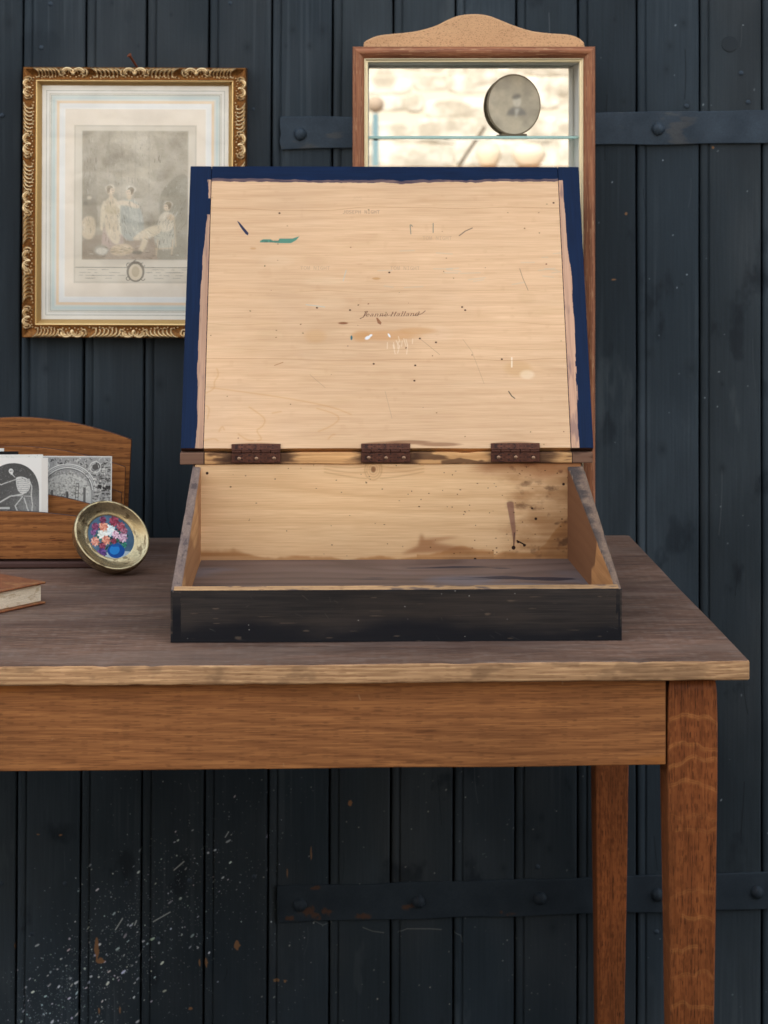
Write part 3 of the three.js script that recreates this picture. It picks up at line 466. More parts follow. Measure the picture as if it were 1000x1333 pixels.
// right inner board: darker beyond an irregular slanting line
const sideC2 = woodCanvas(800, 320, 0.4, 0.16, { light: [186, 132, 84], dark: [128, 84, 50], rings: 60, warp: 2, ringAmt: 0.4, fibAmt: 0.5, patch: 0.35, seed: 28 }, (c, u, v) => { const b = (u - 0.075 - v * 0.75) + (fbm(u * 26, v * 26, 169, 4) - 0.5) * 0.06; return mixc(c, [92, 58, 40], sst(-0.006, 0.006, b) * 0.72); });
const BD = 0.374, BWf = 0.499, BHb = 0.1476, BHf = 0.0575;
{
  // front board: top bevelled to the slope, thin corner strips of the side boards at each end
  const sh = new THREE.Shape([[0, 0], [0, BHf], [-0.010, BHf + 0.0026], [-0.010, 0]].map((q) => new THREE.Vector2(...q)));
  const ex = (s, w, bv = 0.0008) => { const g = new THREE.ExtrudeGeometry(s, { depth: w - 2 * bv, bevelThickness: bv, bevelSize: bv, bevelOffset: -bv, bevelSegments: 2, steps: 60 }); g.translate(0, 0, bv - w / 2); g.rotateY(-Math.PI / 2); return g; };  // shape x -> z, extrusion -> x
  let g = ex(sh, BWf - 0.0058); g.rotateY(Math.PI); g.scale(1, 1, 1);
  const flip = (q) => { const p = q.attributes.position; let mn = 9, mx = -9; for (let i = 0; i < p.count; i++) { mn = Math.min(mn, p.getZ(i)); mx = Math.max(mx, p.getZ(i)); } return [mn, mx]; };
  let [mn, mx] = flip(g); if (mx > 0.005) { g.rotateY(Math.PI); [mn, mx] = flip(g); }
  g = g.index ? g.toNonIndexed() : g;
  const split = (geo, test) => { const p = geo.attributes.position, n = geo.attributes.normal, out = [[], []]; for (let i = 0; i < p.count; i += 3) out[test((n.getX(i) + n.getX(i + 1) + n.getX(i + 2)) / 3, (n.getY(i) + n.getY(i + 1) + n.getY(i + 2)) / 3, (n.getZ(i) + n.getZ(i + 1) + n.getZ(i + 2)) / 3) ? 0 : 1].push(i, i + 1, i + 2); return out.map((ids) => { const q = new THREE.BufferGeometry(); for (const [k, s] of [['position', 3], ['normal', 3]]) { const o = new Float32Array(ids.length * s), a = geo.attributes[k].array; ids.forEach((id, j) => { for (let c = 0; c < s; c++) o[j * s + c] = a[id * s + c]; }); q.setAttribute(k, new THREE.BufferAttribute(o, s)); } return q; }); };
  const [rim, rest] = split(g, (x, y) => y > 0.7);
  const p = rest.attributes.position; for (let i = 0; i < p.count; i++) { const x = p.getX(i); p.setZ(i, p.getZ(i) + (noise(x * 14, p.getY(i) * 20, 171) - 0.5) * 0.0005); }
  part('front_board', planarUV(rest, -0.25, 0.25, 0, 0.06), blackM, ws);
  part('front_rim', grain(rim, 0, 0.25, 0.01), rimM, ws);
  // side boards, thicker at the back on the right
  const sideGeo = (tF, tB, sgn) => {                       // outer face at x = 0, inner face at -sgn * thickness
    const pos = [], idx = [], N = 40, top = (t) => mix(BHf - 0.0004, BHb - 0.0004, t) - Math.max(0, noise(t * 22, sgn + 3, 172) - 0.62) * 0.006;
    const ring = (t) => { const z = -BD * t, th = mix(tF, tB, t), h = top(t), c = 0.0012; return [[0, 0], [0, h - c], [c, h], [th - c, h - 0.0004], [th, h - c - 0.0004], [th, 0]].map(([a, y]) => [-sgn * a, y, z]); };
    for (let i = 0; i <= N; i++) for (const q of ring(i / N)) pos.push(...q);
    for (let i = 0; i < N; i++) for (let j = 0; j < 6; j++) { const a = i * 6 + j, b = i * 6 + (j + 1) % 6, c2 = a + 6, d = b + 6; sgn < 0 ? idx.push(a, b, c2, b, d, c2) : idx.push(a, c2, b, b, c2, d); }
    for (const i of [0, N]) for (let j = 1; j < 5; j++) { const o = i * 6; (i === 0) === (sgn < 0) ? idx.push(o, o + j + 1, o + j) : idx.push(o, o + j, o + j + 1); }
    const q = new THREE.BufferGeometry(); q.setAttribute('position', new THREE.Float32BufferAttribute(pos, 3)); q.setIndex(idx); const nn = q.toNonIndexed(); nn.computeVertexNormals(); return nn;
  };
  for (const [s, tF, tB, cv] of [[-1, 0.0112, 0.0105, sideC], [1, 0.0062, 0.0205, sideC2]]) {
    const [rimS, body] = split(sideGeo(tF, tB, s), (x, y) => y > 0.5), [inner, outer] = split(body, (x) => x * s < -0.7);
    const x0 = s * (BWf / 2), put = (q) => { const r = q.attributes.position; for (let i = 0; i < r.count; i++) { const t = -r.getZ(i) / BD; r.setX(i, r.getX(i) + x0 - s * t * 0.0004); } return q; };
    const sm = std({ map: ctex(cv), roughness: 0.75, bumpMap: ctex(cv, false), bumpScale: 0.0003 });
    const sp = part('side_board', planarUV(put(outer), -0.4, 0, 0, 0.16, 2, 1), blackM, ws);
    part('inner_face', planarUV(put(inner), 0, -0.4, 0, 0.16, 2, 1), sm, sp); part('top_rim', grain(put(rimS), 2, 0.1 * s, 0.01), s < 0 ? std({ map: metres(ctex(paint(600, 64, (x, y) => { const q = fbm(x / 30, y / 12, 173, 4), f = noise(x / 3, y / 2, 174); let c = mixc([104, 88, 84], [140, 118, 104], q); c = mixc(c, [70, 60, 60], sst(0.56, 0.7, fbm(x / 30, y / 16, 175, 4)) * 0.6); const m = 0.9 + 0.2 * f; return [c[0] * m, c[1] * m, c[2] * m]; })), 0.4, 0.03), roughness: 0.8 }) : std({ map: metres(ctex(paint(600, 64, (x, y) => { const q = fbm(x / 30, y / 12, 183, 4), f = noise(x / 3, y / 2, 184); let c = mixc([100, 82, 72], [142, 116, 96], q); c = mixc(c, [48, 44, 46], 0.7 * sst(30, 52, y + (fbm(x / 26, 3, 185, 4) - 0.5) * 40) * 0.9); const m = 0.9 + 0.2 * f; return [c[0] * m, c[1] * m, c[2] * m]; })), 0.4, 0.03), roughness: 0.8 }), sp);
  }
  // floor, stained grey brown
  const flC = woodCanvas(1024, 700, 0.48, 0.36, { light: [108, 88, 80], dark: [70, 54, 48], rings: 26, wu: 1.8, wv: 5, warp: 3.4, ringAmt: 0.6, fibAmt: 0.45, patch: 0.4, seed: 31 }, (c, u, v) => { c = mixc(c, [104, 100, 106], sst(0.52, 0.7, fbm(u * 6, v * 9, 176, 4)) * 0.6); return mixc(c, [30, 32, 44], sst(0.68, 0.74, fbm(u * 9, v * 40, 177, 3)) * 0.8); });
  part('floor_board', planarUV(tr(bar(0.478, 0.024, 0.354, 0.001), 0, 0.0135, -0.187), -0.24, 0.24, -0.365, -0.005, 0, 2), std({ map: ctex(flC), roughness: 0.55 }), ws);
  // inside of the back board, stained along its foot and at its right end
  const bkW = 0.48, bkH = 0.135;
  const bkC = woodCanvas(1152, 324, bkW, bkH, { light: [226, 184, 138], dark: [184, 134, 88], rings: 46, wu: 1.2, wv: 6, warp: 2.8, ringAmt: 0.3, fibAmt: 0.6, patch: 0.16, seed: 33 }, (c, u, v) => {
    const px = 262 + u / bkW * 488, q = fbm(u * 30, v * 60, 178, 5);
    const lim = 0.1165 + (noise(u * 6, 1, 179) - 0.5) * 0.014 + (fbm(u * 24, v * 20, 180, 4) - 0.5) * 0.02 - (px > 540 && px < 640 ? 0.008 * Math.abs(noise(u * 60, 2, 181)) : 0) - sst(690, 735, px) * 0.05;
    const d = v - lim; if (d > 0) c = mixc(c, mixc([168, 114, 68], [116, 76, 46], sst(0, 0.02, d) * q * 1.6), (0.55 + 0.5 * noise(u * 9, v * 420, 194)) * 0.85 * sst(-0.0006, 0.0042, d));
    const r = sst(640, 735, px + (q - 0.5) * 150); c = mixc(c, [136, 90, 52], r * (0.3 + 0.4 * noise(u * 16, v * 240, 198)));
    c = mixc(c, [72, 46, 32], sst(0.58, 0.8, fbm(u * 70, v * 90, 182, 5)) * r * 0.6);
    const top = sst(0.022, 0.004, v + (q - 0.5) * 0.02) * sst(600, 640, px); c = mixc(c, [120, 66, 34], top * 0.6);
    return mixc(c, [176, 118, 66], sst(0.5, 0.8, fbm(u * 5, v * 5, 186, 3)) * 0.35);
  });
  {
    const g2 = bkC.getContext('2d'), X = (px) => (px - 262) / 488 * 1152, Y = (py) => (py - 603) / 126 * 310;
    g2.filter = 'blur(1.6px)'; g2.strokeStyle = 'rgba(150,102,58,0.5)'; for (let k = 1; k < 5; k++) { g2.lineWidth = 2; g2.beginPath(); g2.ellipse(X(484), Y(611), k * 6.5, k * 8, 0.1, 0, 7); g2.stroke(); }
    g2.fillStyle = 'rgba(110,68,40,0.7)'; g2.beginPath(); g2.ellipse(X(484), Y(611), 7, 9, 0, 0, 7); g2.fill();
    for (let k = 0; k < 3; k++) { g2.beginPath(); g2.moveTo(X(420), Y(606 + k * 4)); g2.quadraticCurveTo(X(460), Y(612 + k * 5), X(476), Y(606 + k * 8)); g2.stroke(); g2.beginPath(); g2.moveTo(X(550), Y(606 + k * 4)); g2.quadraticCurveTo(X(510), Y(612 + k * 5), X(492), Y(606 + k * 8)); g2.stroke(); }
    g2.filter = 'none'; g2.filter = 'blur(1px)'; g2.fillStyle = 'rgba(118,78,66,0.65)'; g2.beginPath(); g2.moveTo(X(657), Y(653)); g2.quadraticCurveTo(X(661), Y(650), X(666), Y(653)); g2.lineTo(X(669), Y(690)); g2.lineTo(X(667), Y(710)); g2.lineTo(X(664), Y(690)); g2.fill();
    g2.filter = 'none'; g2.fillStyle = 'rgba(34,18,14,0.9)'; for (const [a, b, r] of [[666, 709, 6], [616, 723, 4], [672, 702, 3.5], [680, 706, 4], [695, 673, 4], [690, 660, 3], [269, 615, 4], [731, 630, 4]]) { g2.beginPath(); g2.arc(X(a), Y(b), r, 0, 7); g2.fill(); }
    g2.strokeStyle = 'rgba(30,16,12,0.9)'; g2.lineWidth = 4; g2.beginPath(); g2.moveTo(X(670), Y(700)); g2.lineTo(X(682), Y(706)); g2.stroke(); g2.lineWidth = 2; g2.beginPath(); g2.moveTo(X(667), Y(690)); g2.lineTo(X(666), Y(708)); g2.stroke();
    g2.filter = 'blur(5px)'; g2.fillStyle = 'rgba(140,90,56,0.65)'; g2.beginPath(); g2.moveTo(X(542), Y(706)); g2.lineTo(X(546), Y(690)); g2.lineTo(X(550), Y(698)); g2.lineTo(X(598), Y(694)); g2.lineTo(X(560), Y(702)); g2.lineTo(X(620), Y(712)); g2.lineTo(X(520), Y(716)); g2.fill(); g2.filter = 'none';
    for (let i = 0; i < 110; i++) { g2.fillStyle = `rgba(60,36,22,${rr(0.3, 0.85)})`; const a = Math.pow(rnd(), 0.5); g2.beginPath(); g2.ellipse(X(mix(262, 745, a)), rr(0, 310), rr(1, 3), rr(0.8, 2), 0, 0, 7); g2.fill(); }
    g2.fillStyle = 'rgba(228,216,200,0.9)'; g2.fillRect(X(379), Y(726), 24, 4); g2.fillRect(X(631), Y(724), 4, 10);
  }
  const bk = tr(bar(0.492, BHb - 0.0005, 0.010, 0.0006), 0, BHb / 2, -0.368); 
  part('back_board', planarUV(bk, -0.2375, 0.2425, 0.0135, 0.1485), std({ map: ctex(bkC), roughness: 0.75, bumpMap: ctex(bkC, false), bumpScale: 0.0003 }), ws);
  // top rail with its end blocks
  const railC = woodCanvas(1200, 64, 0.55, 0.03, { light: [206, 156, 104], dark: [140, 92, 54], rings: 120, warp: 2, ringAmt: 0.5, fibAmt: 0.6, patch: 0.4, seed: 35 }, (c, u, v) => { const e = Math.min(u, 0.526 - u); c = mixc(c, [96, 70, 62], (e < CL ? 0.75 : 0)); if (Math.abs(e - CL) < 0.0006) c = [40, 26, 22]; const h = [0.096, 0.263, 0.43].reduce((a, q) => Math.min(a, Math.abs(u - q)), 9); c = mixc(c, [52, 32, 24], sst(0.052, 0.03, h + (fbm(u * 40, v * 200, 187, 4) - 0.5) * 0.03) * 0.75); return mixc(c, [60, 38, 28], sst(0.58, 0.7, fbm(u * 26, v * 110, 188, 4)) * 0.6); });
  part('top_rail', planarUV(tr(bar(LW, 0.0148, 0.03, 0.0012, 90, (x, y, z) => [x, y + (y > 0 && z > 0 ? -Math.max(0, noise(x * 30, 6, 189) - 0.5) * 0.004 : 0) + (y < 0 && z > 0 ? (noise(x * 20, 9, 190) - 0.5) * 0.001 : 0), z]), -0.002, BHb + 0.0075, -0.3755), -LW / 2, -LW / 2 + 0.55, BHb - 0.003, BHb + 0.027), std({ map: ctex(railC), roughness: 0.75 }), ws);
  // the lid
  const lid = new THREE.Group(); lid.name = 'lid'; lid.position.set(-0.001, 0.1674, -0.361); lid.rotation.set(R(-25.8), 0, R(-0.12)); ws.add(lid); lid.userData.label = 'raised lid of pale wood edged in navy paint';
  const T = 0.0125;
  const backM = std({ color: new THREE.Color(0x24262b), roughness: 0.6 });
  const footC = woodCanvas(1024, 32, 0.5, 0.016, { light: [222, 170, 112], dark: [150, 98, 56], rings: 120, ringAmt: 0.4, fibAmt: 0.6, patch: 0.4, seed: 37 }, (c, u, v) => mixc(c, [70, 42, 28], sst(0.6, 0.7, fbm(u * 30, v * 90, 191, 4)) * 0.6));
  const footM = std({ map: metres(ctex(footC), 0.5, 0.016), roughness: 0.75 });
  const face = (geo) => split(geo, (x, y, z) => z > 0.5), wv = (x, y, z) => [x, y + (y < -0.19 ? (noise(x * 18, 4, 192) - 0.5) * 0.0014 : 0), z + (noise(x * 4, y * 4, 193) - 0.5) * 0.0009];
  const [pf, pr] = face(tr(bar(PW - 0.0008, LH, T, 0.0008, 50, wv), 0, LH / 2, -T / 2));
  const panel = part('panel', planarUV(pf, -PW / 2, PW / 2, 0, LH), std({ map: ctex(lidC), roughness: 0.68, bumpMap: ctex(lidC, false), bumpScale: 0.00025 }), lid);
  const [pfoot, pback] = split(pr, (x, y) => y < -0.6); part('foot_edge', grain(pfoot, 0, 0.25, 0.008), footM, panel); part('outer_face', grain(pback, 0), backM, panel);
  for (const s of [-1, 1]) {
    const g3 = bar(LH, CL, T, 0.0011, 40, (x, y, z) => [x, y, z + 0.0004]); g3.rotateZ(Math.PI / 2); tr(g3, s * (LW / 2 - CL / 2), LH / 2, -T / 2);
    const [cf, cr] = face(g3), q = cf.attributes.position, uv = new Float32Array(q.count * 2);
    for (let i = 0; i < q.count; i++) { uv[i * 2] = 1 - q.getY(i) / LH; uv[i * 2 + 1] = 1 - (LW / 2 - s * q.getX(i)) / CL; }
    cf.setAttribute('uv', new THREE.BufferAttribute(uv, 2));
    const cm = part('cleat', cf, std({ map: ctex(cleatCanvas(s, 200 + s * 20), true, THREE.ClampToEdgeWrapping), roughness: 0.6 }), lid);
    const [foot, oth] = split(cr, (x, y) => y < -0.6); part('foot_edge', grain(foot, 0), std({ color: 0x4a3024, roughness: 0.8 }), cm); part('outer_face', grain(oth, 1), std({ color: new THREE.Color(0x0e2346), roughness: 0.5 }), cm);
  }
  // rusty butt hinges: two leaves, knuckle, three screws
  const rustC = paint(256, 64, (x, y) => { const q = fbm(x / 22, y / 16, 195, 5), f = noise(x / 2, y / 2, 196); let c = mixc([62, 38, 30], [112, 70, 54], q); c = mixc(c, [40, 30, 30], sst(0.55, 0.7, fbm(x / 12, y / 8, 197, 4)) * 0.7); const m = 0.85 + 0.3 * f; return [c[0] * m, c[1] * m, c[2] * m]; });
  const rustM = std({ map: metres(ctex(rustC), 0.064, 0.016), roughness: 0.7, metalness: 0.35, bumpMap: metres(ctex(rustC, false), 0.064, 0.016), bumpScale: 0.0006 });
  const screwG = domeG(0.0024, 0.001), brass = std({ color: new THREE.Color(0x9a7a62), roughness: 0.45, metalness: 0.8 });
  const lo = bar(0.0625, 0.0122, 0.0016, 0.0005, 8, null, 0.03), up = bar(0.0625, 0.0085, 0.0016, 0.0005, 8, null, 0.03), kn = new THREE.CylinderGeometry(0.0026, 0.0026, 0.0115, 12); kn.rotateZ(Math.PI / 2);
  for (const px of [332.5, 501, 670]) {
    const x = (px - 502.5) * 2.74 / F, h = new THREE.Group(); h.name = 'hinge'; h.position.set(x - 0.002, BHb + 0.0148, -0.359); ws.add(h);
    part('lower_leaf', lo, rustM, h, [0, -0.0064, 0]);
    const u2 = part('upper_leaf', up, rustM, h, [0, 0.0072, -0.0014]); u2.rotation.x = R(-25.8);
    for (let k = 0; k < 5; k++) part('knuckle', kn, rustM, h, [-0.0248 + k * 0.0124, 0.0014 + (k % 2) * 0.0003, -0.0012]);
    for (const sx of [-0.0215, 0.0005, 0.023]) part('screw', screwG, brass, h, [sx, -0.0066 + rr(-0.0006, 0.0006), 0.0007]);
  }
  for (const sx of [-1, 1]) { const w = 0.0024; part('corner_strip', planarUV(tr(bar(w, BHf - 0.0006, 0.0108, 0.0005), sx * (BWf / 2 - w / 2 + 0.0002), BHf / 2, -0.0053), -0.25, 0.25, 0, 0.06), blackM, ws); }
}

// ---------------------------------------------------------------- gilt picture frame on its nail
const at = (px, py, d) => [(px - 500) * d / F, EYE - (py - 225) * d / F, -d];
{
  const d = 3.112, W = 291 * d / F, Hh = 353 * d / F, c = at(174.5, 264, d), pic = thing('framed_print', 'old tinted engraving in an ornate carved gilt frame hung on the gate', 'picture', [c[0], c[1], c[2]], R(0.3));
  pic.rotation.z = R(-0.25);
  const goldM = std({ color: new THREE.Color(0.74, 0.53, 0.29), roughness: 0.33, metalness: 0.9 });
  const antique = std({ map: metres(ctex(paint(512, 64, (x, y) => { const q = fbm(x / 14, y / 9, 301, 4), f = noise(x / 1.5, y / 1.5, 302); const m = 0.7 + 0.6 * f; const k = mixc([84, 50, 24], [152, 102, 52], q); return [k[0] * m, k[1] * m, k[2] * m]; })), 0.1, 0.0125), roughness: 0.42, metalness: 0.65 });
  const litSlipM = std({ color: new THREE.Color(0.88, 0.62, 0.28), roughness: 0.3, metalness: 0.85 });  // brighter gold: light on the flat facet is put into the colour
  const prof = [[0, -0.026], [0, -0.0035], [0.0006, -0.001], [0.002, 0], [0.004, -0.0012], [0.0065, -0.003], [0.0105, -0.0042], [0.0145, -0.0046], [0.0175, -0.004], [0.0187, -0.0042]];
  const slip = [[0.0187, -0.009], [0.0187, -0.0036], [0.0195, -0.003], [0.0206, -0.0036], [0.0209, -0.0055]], slope = [[0.0209, -0.0055], [0.0222, -0.0086], [0.0238, -0.0092], [0.0242, -0.0122], [0.0262, -0.0135], [0.0262, -0.016]], shadedSlopeM = std({ color: new THREE.Color(0.5, 0.31, 0.12), roughness: 0.45, metalness: 0.6 });  // slope gold darkened: shade of the sideways face is put into the colour
  // one carved ornament: opposed scrolls, leaf blades and beads, 44 mm along
  const tubes = [];
  const arc = (cx, cy, rx, ry, a0, a1, r0, r1, z = -0.0012) => { const p = [], n = 7; for (let i = 0; i <= n; i++) { const a = R(mix(a0, a1, i / n)); p.push([cx + Math.cos(a) * rx * (1 - 0.25 * i / n), cy + Math.sin(a) * ry * (1 - 0.25 * i / n), z + 0.0006 * Math.sin(i / n * 3.1)]); } tubes.push(taperTube(p, [r0, r0 * 1.15, r1, r1 * 0.6], 5)); };
  for (const s of [-1, 1]) {
    arc(s * 0.0085, -0.0075, s * 0.0088, 0.0066, 200, -20, 0.0012, 0.0017);
    arc(s * 0.0085, -0.0075, s * 0.0058, 0.0040, 190, -60, 0.0011, 0.0014);
    arc(s * 0.0165, -0.0085, s * 0.0036, 0.0052, 250, -130, 0.0010, 0.0017, -0.0020);
    for (let k = 0; k < 4; k++) { const x = s * (0.001 + k * 0.0048), q = s * 0.004; tubes.push(taperTube([[x, -0.0022, -0.0004], [x + q * 0.6, -0.0036, -0.0006], [x + q * 1.3, -0.0066, -0.0016], [x + q * 1.4, -0.0096, -0.003]], [0.0006, 0.0016, 0.0014, 0.0005], 5)); }
    for (let k = 0; k < 4; k++) { const b = new THREE.IcosahedronGeometry(0.00115, 1); b.translate(s * (0.004 + k * 0.0046), -0.0142 + (k % 2) * 0.0016, -0.0034); tubes.push(b); }
  }
  { const b = new THREE.IcosahedronGeometry(1, 2); b.scale(0.0028, 0.0042, 0.0014); b.translate(0, -0.0082, -0.002); tubes.push(b); }
  const orn = mergeGeometries(tubes.map((g) => { const q = g.index ? g.toNonIndexed() : g; q.deleteAttribute('uv'); return q; }));
  // its companion: a fan of long bent acanthus blades over a row of beads
  tubes.length = 0;
  for (let k = 0; k < 7; k++) { const x = -0.019 + k * 0.0058; tubes.push(taperTube([[x, -0.0016, -0.0006], [x + 0.004, -0.0028 - (k % 2) * 0.0006, -0.0003], [x + 0.0084, -0.0062, -0.0008], [x + 0.0098, -0.0108, -0.0028], [x + 0.0082, -0.0132, -0.0034]], [0.0006, 0.0017, 0.002, 0.0014, 0.0005], 5)); if (k % 2) tubes.push(taperTube([[x + 0.002, -0.0092, -0.0032], [x + 0.0044, -0.0118, -0.0032], [x + 0.001, -0.0146, -0.0036], [x - 0.0026, -0.0126, -0.0034]], [0.0005, 0.001, 0.001, 0.0005], 5)); }
  for (let k = 0; k < 9; k++) { const q = new THREE.IcosahedronGeometry(0.0011, 1); q.translate(-0.0188 + k * 0.0047, -0.0156 + (k % 3) * 0.0008, -0.0036); tubes.push(q); }
  const orn2 = mergeGeometries(tubes.map((g) => { const q = g.index ? g.toNonIndexed() : g; q.deleteAttribute('uv'); return q; }));
  for (const [L, x, y, a, n] of [[W, 0, Hh / 2, 0, 7], [W, 0, -Hh / 2, Math.PI, 7], [Hh, -W / 2, 0, Math.PI / 2, 9], [Hh, W / 2, 0, -Math.PI / 2, 9]]) {
    const rail = part('frame_rail', mitreRail(L, prof), antique, pic, [x, y, 0]); rail.rotation.z = a;
    part('gilt_slip', mitreRail(L, slip), litSlipM, rail); part('inner_slope', mitreRail(L, slope), shadedSlopeM, rail);
    const pitch = (L - 0.012) / n; for (let i = 0; i < n; i++) { const mid = (n - 1) / 2, o = part('ornament', i % 2 === mid % 2 ? orn : orn2, goldM, rail, [-L / 2 + 0.006 + pitch * (i + 0.5), 0, 0.0004]); o.scale.x = pitch / 0.0435 * (i < mid ? 1 : -1); if (i === 0 || i === n - 1) { o.scale.x *= 0.82; o.position.x += (i ? -1 : 1) * 0.003; } }
  }
  // the print with its ruled mount (canvas in pixels of a 707 x 900 sheet)
  const sheet = document.createElement('canvas'); sheet.width = 1060; sheet.height = 1350; const g = sheet.getContext('2d'); g.scale(1.5, 1.5);
  const rect = (l, t, r, b, col) => { g.fillStyle = col; g.fillRect(l, t, r - l, b - t); };
  rect(0, 0, 707, 900, '#f0e9dd');
  const inset = (k, col) => rect(k, k + 3, 707 - k, 900 - k, col);
  inset(16, '#a8a294'); inset(18, '#ece6dc'); inset(28, '#b9b09c'); inset(30, '#efe8da'); inset(33, '#9c9a8c'); inset(35, '#d6d8ce'); inset(40, '#cdd5cf'); inset(50, '#dedcd2'); inset(56, '#eed2b0'); inset(66, '#eee9e2'); inset(84, '#f4eee4'); inset(88, '#efdfcb');
  rect(122, 152, 585, 760, '#d2c5b2'); rect(128, 158, 579, 752, '#ddd0bd'); rect(150, 171, 556, 672, '#d8ccb8'); rect(153, 174, 553, 669, '#8d8374');
  // the engraving: a room with standing and seated figures
  g.save(); g.beginPath(); g.rect(153, 174, 400, 495); g.clip();
  const el = (x, y, rx, ry, col, a = 0) => { g.fillStyle = col; g.beginPath(); g.ellipse(x, y, rx, ry, a, 0, 7); g.fill(); };
  const pl = (col, q) => { g.fillStyle = col; g.beginPath(); const n = q.length; for (let i = 0; i <= n; i++) { const a = q[i % n], b = q[(i + 1) % n], m = [(a[0] + b[0]) / 2, (a[1] + b[1]) / 2]; i ? g.quadraticCurveTo(a[0], a[1], ...m) : g.moveTo(...m); } g.closePath(); g.fill(); };
  rect(153, 174, 553, 669, '#a59a88'); rect(153, 575, 553, 669, '#9a8370'); rect(153, 174, 205, 575, '#988d7c'); pl('#b6ab98', [[250, 150], [430, 150], [452, 420], [240, 440]]);
  for (const x of [205, 252, 300, 352, 404]) { g.fillStyle = 'rgba(120,110,96,0.35)'; g.fillRect(x, 174, 3, 400); }
  for (let i = 0; i < 260; i++) { const x = rr(153, 553), y = rr(174, 600); el(x, y, rr(8, 40), rr(6, 22), fbm(x / 90, y / 70, 371, 3) > 0.5 ? 'rgba(214,204,186,0.12)' : 'rgba(104,94,80,0.13)', rr(0, 3)); }
  pl('#8c8474', [[440, 400], [575, 300], [575, 690], [420, 690], [450, 520]]); pl('#877c6b', [[140, 420], [205, 424], [214, 520], [200, 600], [140, 600]]); pl('#7d6c5a', [[140, 585], [250, 592], [240, 690], [140, 690]]);
  pl('#cbb596', [[150, 505], [206, 500], [204, 592], [150, 592]]); el(172, 440, 22, 24, '#7d7464'); el(180, 432, 9, 7, '#cdbfa8'); el(166, 452, 8, 8, '#5f584c'); g.fillStyle = '#857a69'; g.fillRect(153, 462, 52, 5);
  // standing woman, apron over a rose skirt, one arm hanging
  pl('#b0968a', [[240, 520], [300, 520], [312, 600], [306, 640], [226, 640], [226, 590]]); pl('#dcc9aa', [[244, 432], [282, 428], [292, 470], [302, 600], [276, 616], [238, 560], [236, 470]]); pl('#e8dcc4', [[284, 450], [310, 460], [338, 570], [316, 590], [290, 560]]); pl('#e0cfb2', [[232, 440], [246, 446], [236, 520], [232, 560], [220, 556], [222, 480]]); pl('#c9b492', [[240, 452], [300, 470], [288, 500], [236, 490]]);
  el(262, 404, 14, 18, '#d9c0a0', 0.15); el(258, 394, 17, 13, '#e6dac6', -0.3); el(262, 428, 9, 8, '#d6bd9c');
  // second woman leaning in, slate blue gown
  pl('#a3a69f', [[300, 440], [348, 432], [380, 480], [392, 570], [340, 604], [300, 580], [296, 490]]); pl('#b4b6ac', [[330, 450], [362, 470], [372, 560], [350, 572], [334, 520]]); pl('#e0cdb0', [[276, 444], [330, 440], [372, 462], [366, 476], [320, 460], [280, 462]]); el(332, 410, 15, 17, '#d8c0a2', -0.2); el(338, 398, 20, 13, '#ddd4c4', 0.2); el(330, 432, 9, 8, '#d6bd9c');
  // seated figure with legs stretched, chair with thin legs
  pl('#bdb9a8', [[430, 520], [492, 500], [505, 590], [500, 632], [424, 630]]); pl('#dacdb4', [[438, 505], [472, 478], [506, 500], [498, 560], [446, 566]]); pl('#d9c6a8', [[392, 548], [450, 530], [456, 566], [400, 590], [348, 596], [344, 584]]); pl('#d6c09e', [[386, 566], [408, 572], [396, 620], [378, 646], [362, 640], [376, 610]]); pl('#5b5246', [[340, 636], [378, 634], [384, 648], [342, 648]]); el(474, 466, 14, 16, '#d6bd9c'); el(478, 456, 18, 12, '#d2c7b2'); el(488, 506, 16, 12, '#c9ab88');
  g.strokeStyle = '#d2b690'; g.lineWidth = 4; for (const q of [[440, 590, 434, 655], [496, 590, 492, 652], [428, 628, 500, 624], [500, 500, 508, 620]]) { g.beginPath(); g.moveTo(q[0], q[1]); g.lineTo(q[2], q[3]); g.stroke(); }
  el(226, 634, 28, 20, '#8d8576'); el(228, 636, 22, 13, '#cfc8b8'); pl('#cfb48e', [[262, 616], [330, 604], [356, 640], [300, 656], [258, 648]]); for (let k = 0; k < 7; k++) el(270 + k * 12, 630 + (k % 3) * 6, 10, 3, '#a88c6c', -0.2);
  { const soft = document.createElement('canvas'); soft.width = 1060; soft.height = 1350; const sg = soft.getContext('2d'); sg.filter = 'blur(4px)'; sg.drawImage(sheet, 0, 0); g.save(); g.setTransform(1, 0, 0, 1, 0, 0); g.globalAlpha = 0.75; g.drawImage(soft, 0, 0); g.restore(); g.fillStyle = 'rgba(222,206,182,0.3)'; g.fillRect(153, 174, 400, 495); }  // cream wash puts the pane's reflected haze into the print colours
  // drawn folds, hair and features
  g.lineCap = 'round';
  for (const [cx, cy, rx, ry, n, sl] of [[262, 520, 32, 90, 60, 0.12], [345, 510, 38, 76, 60, 0.25], [310, 540, 22, 60, 30, 0.2], [470, 530, 34, 40, 36, -0.3], [462, 600, 36, 30, 28, 0.05], [400, 575, 46, 22, 26, -2.2], [296, 632, 40, 18, 26, 1.4], [180, 545, 24, 46, 24, 0], [500, 480, 50, 120, 60, -0.5], [180, 300, 30, 120, 40, 0], [350, 290, 110, 110, 60, 0.05], [350, 640, 190, 26, 60, 1.5]]) for (let i = 0; i < n; i++) {
    const a = rr(0, 6.3), q = Math.sqrt(rnd()), x = cx + Math.cos(a) * q * rx, y = cy + Math.sin(a) * q * ry, l = rr(5, 20), d = sl + rr(-0.25, 0.25);
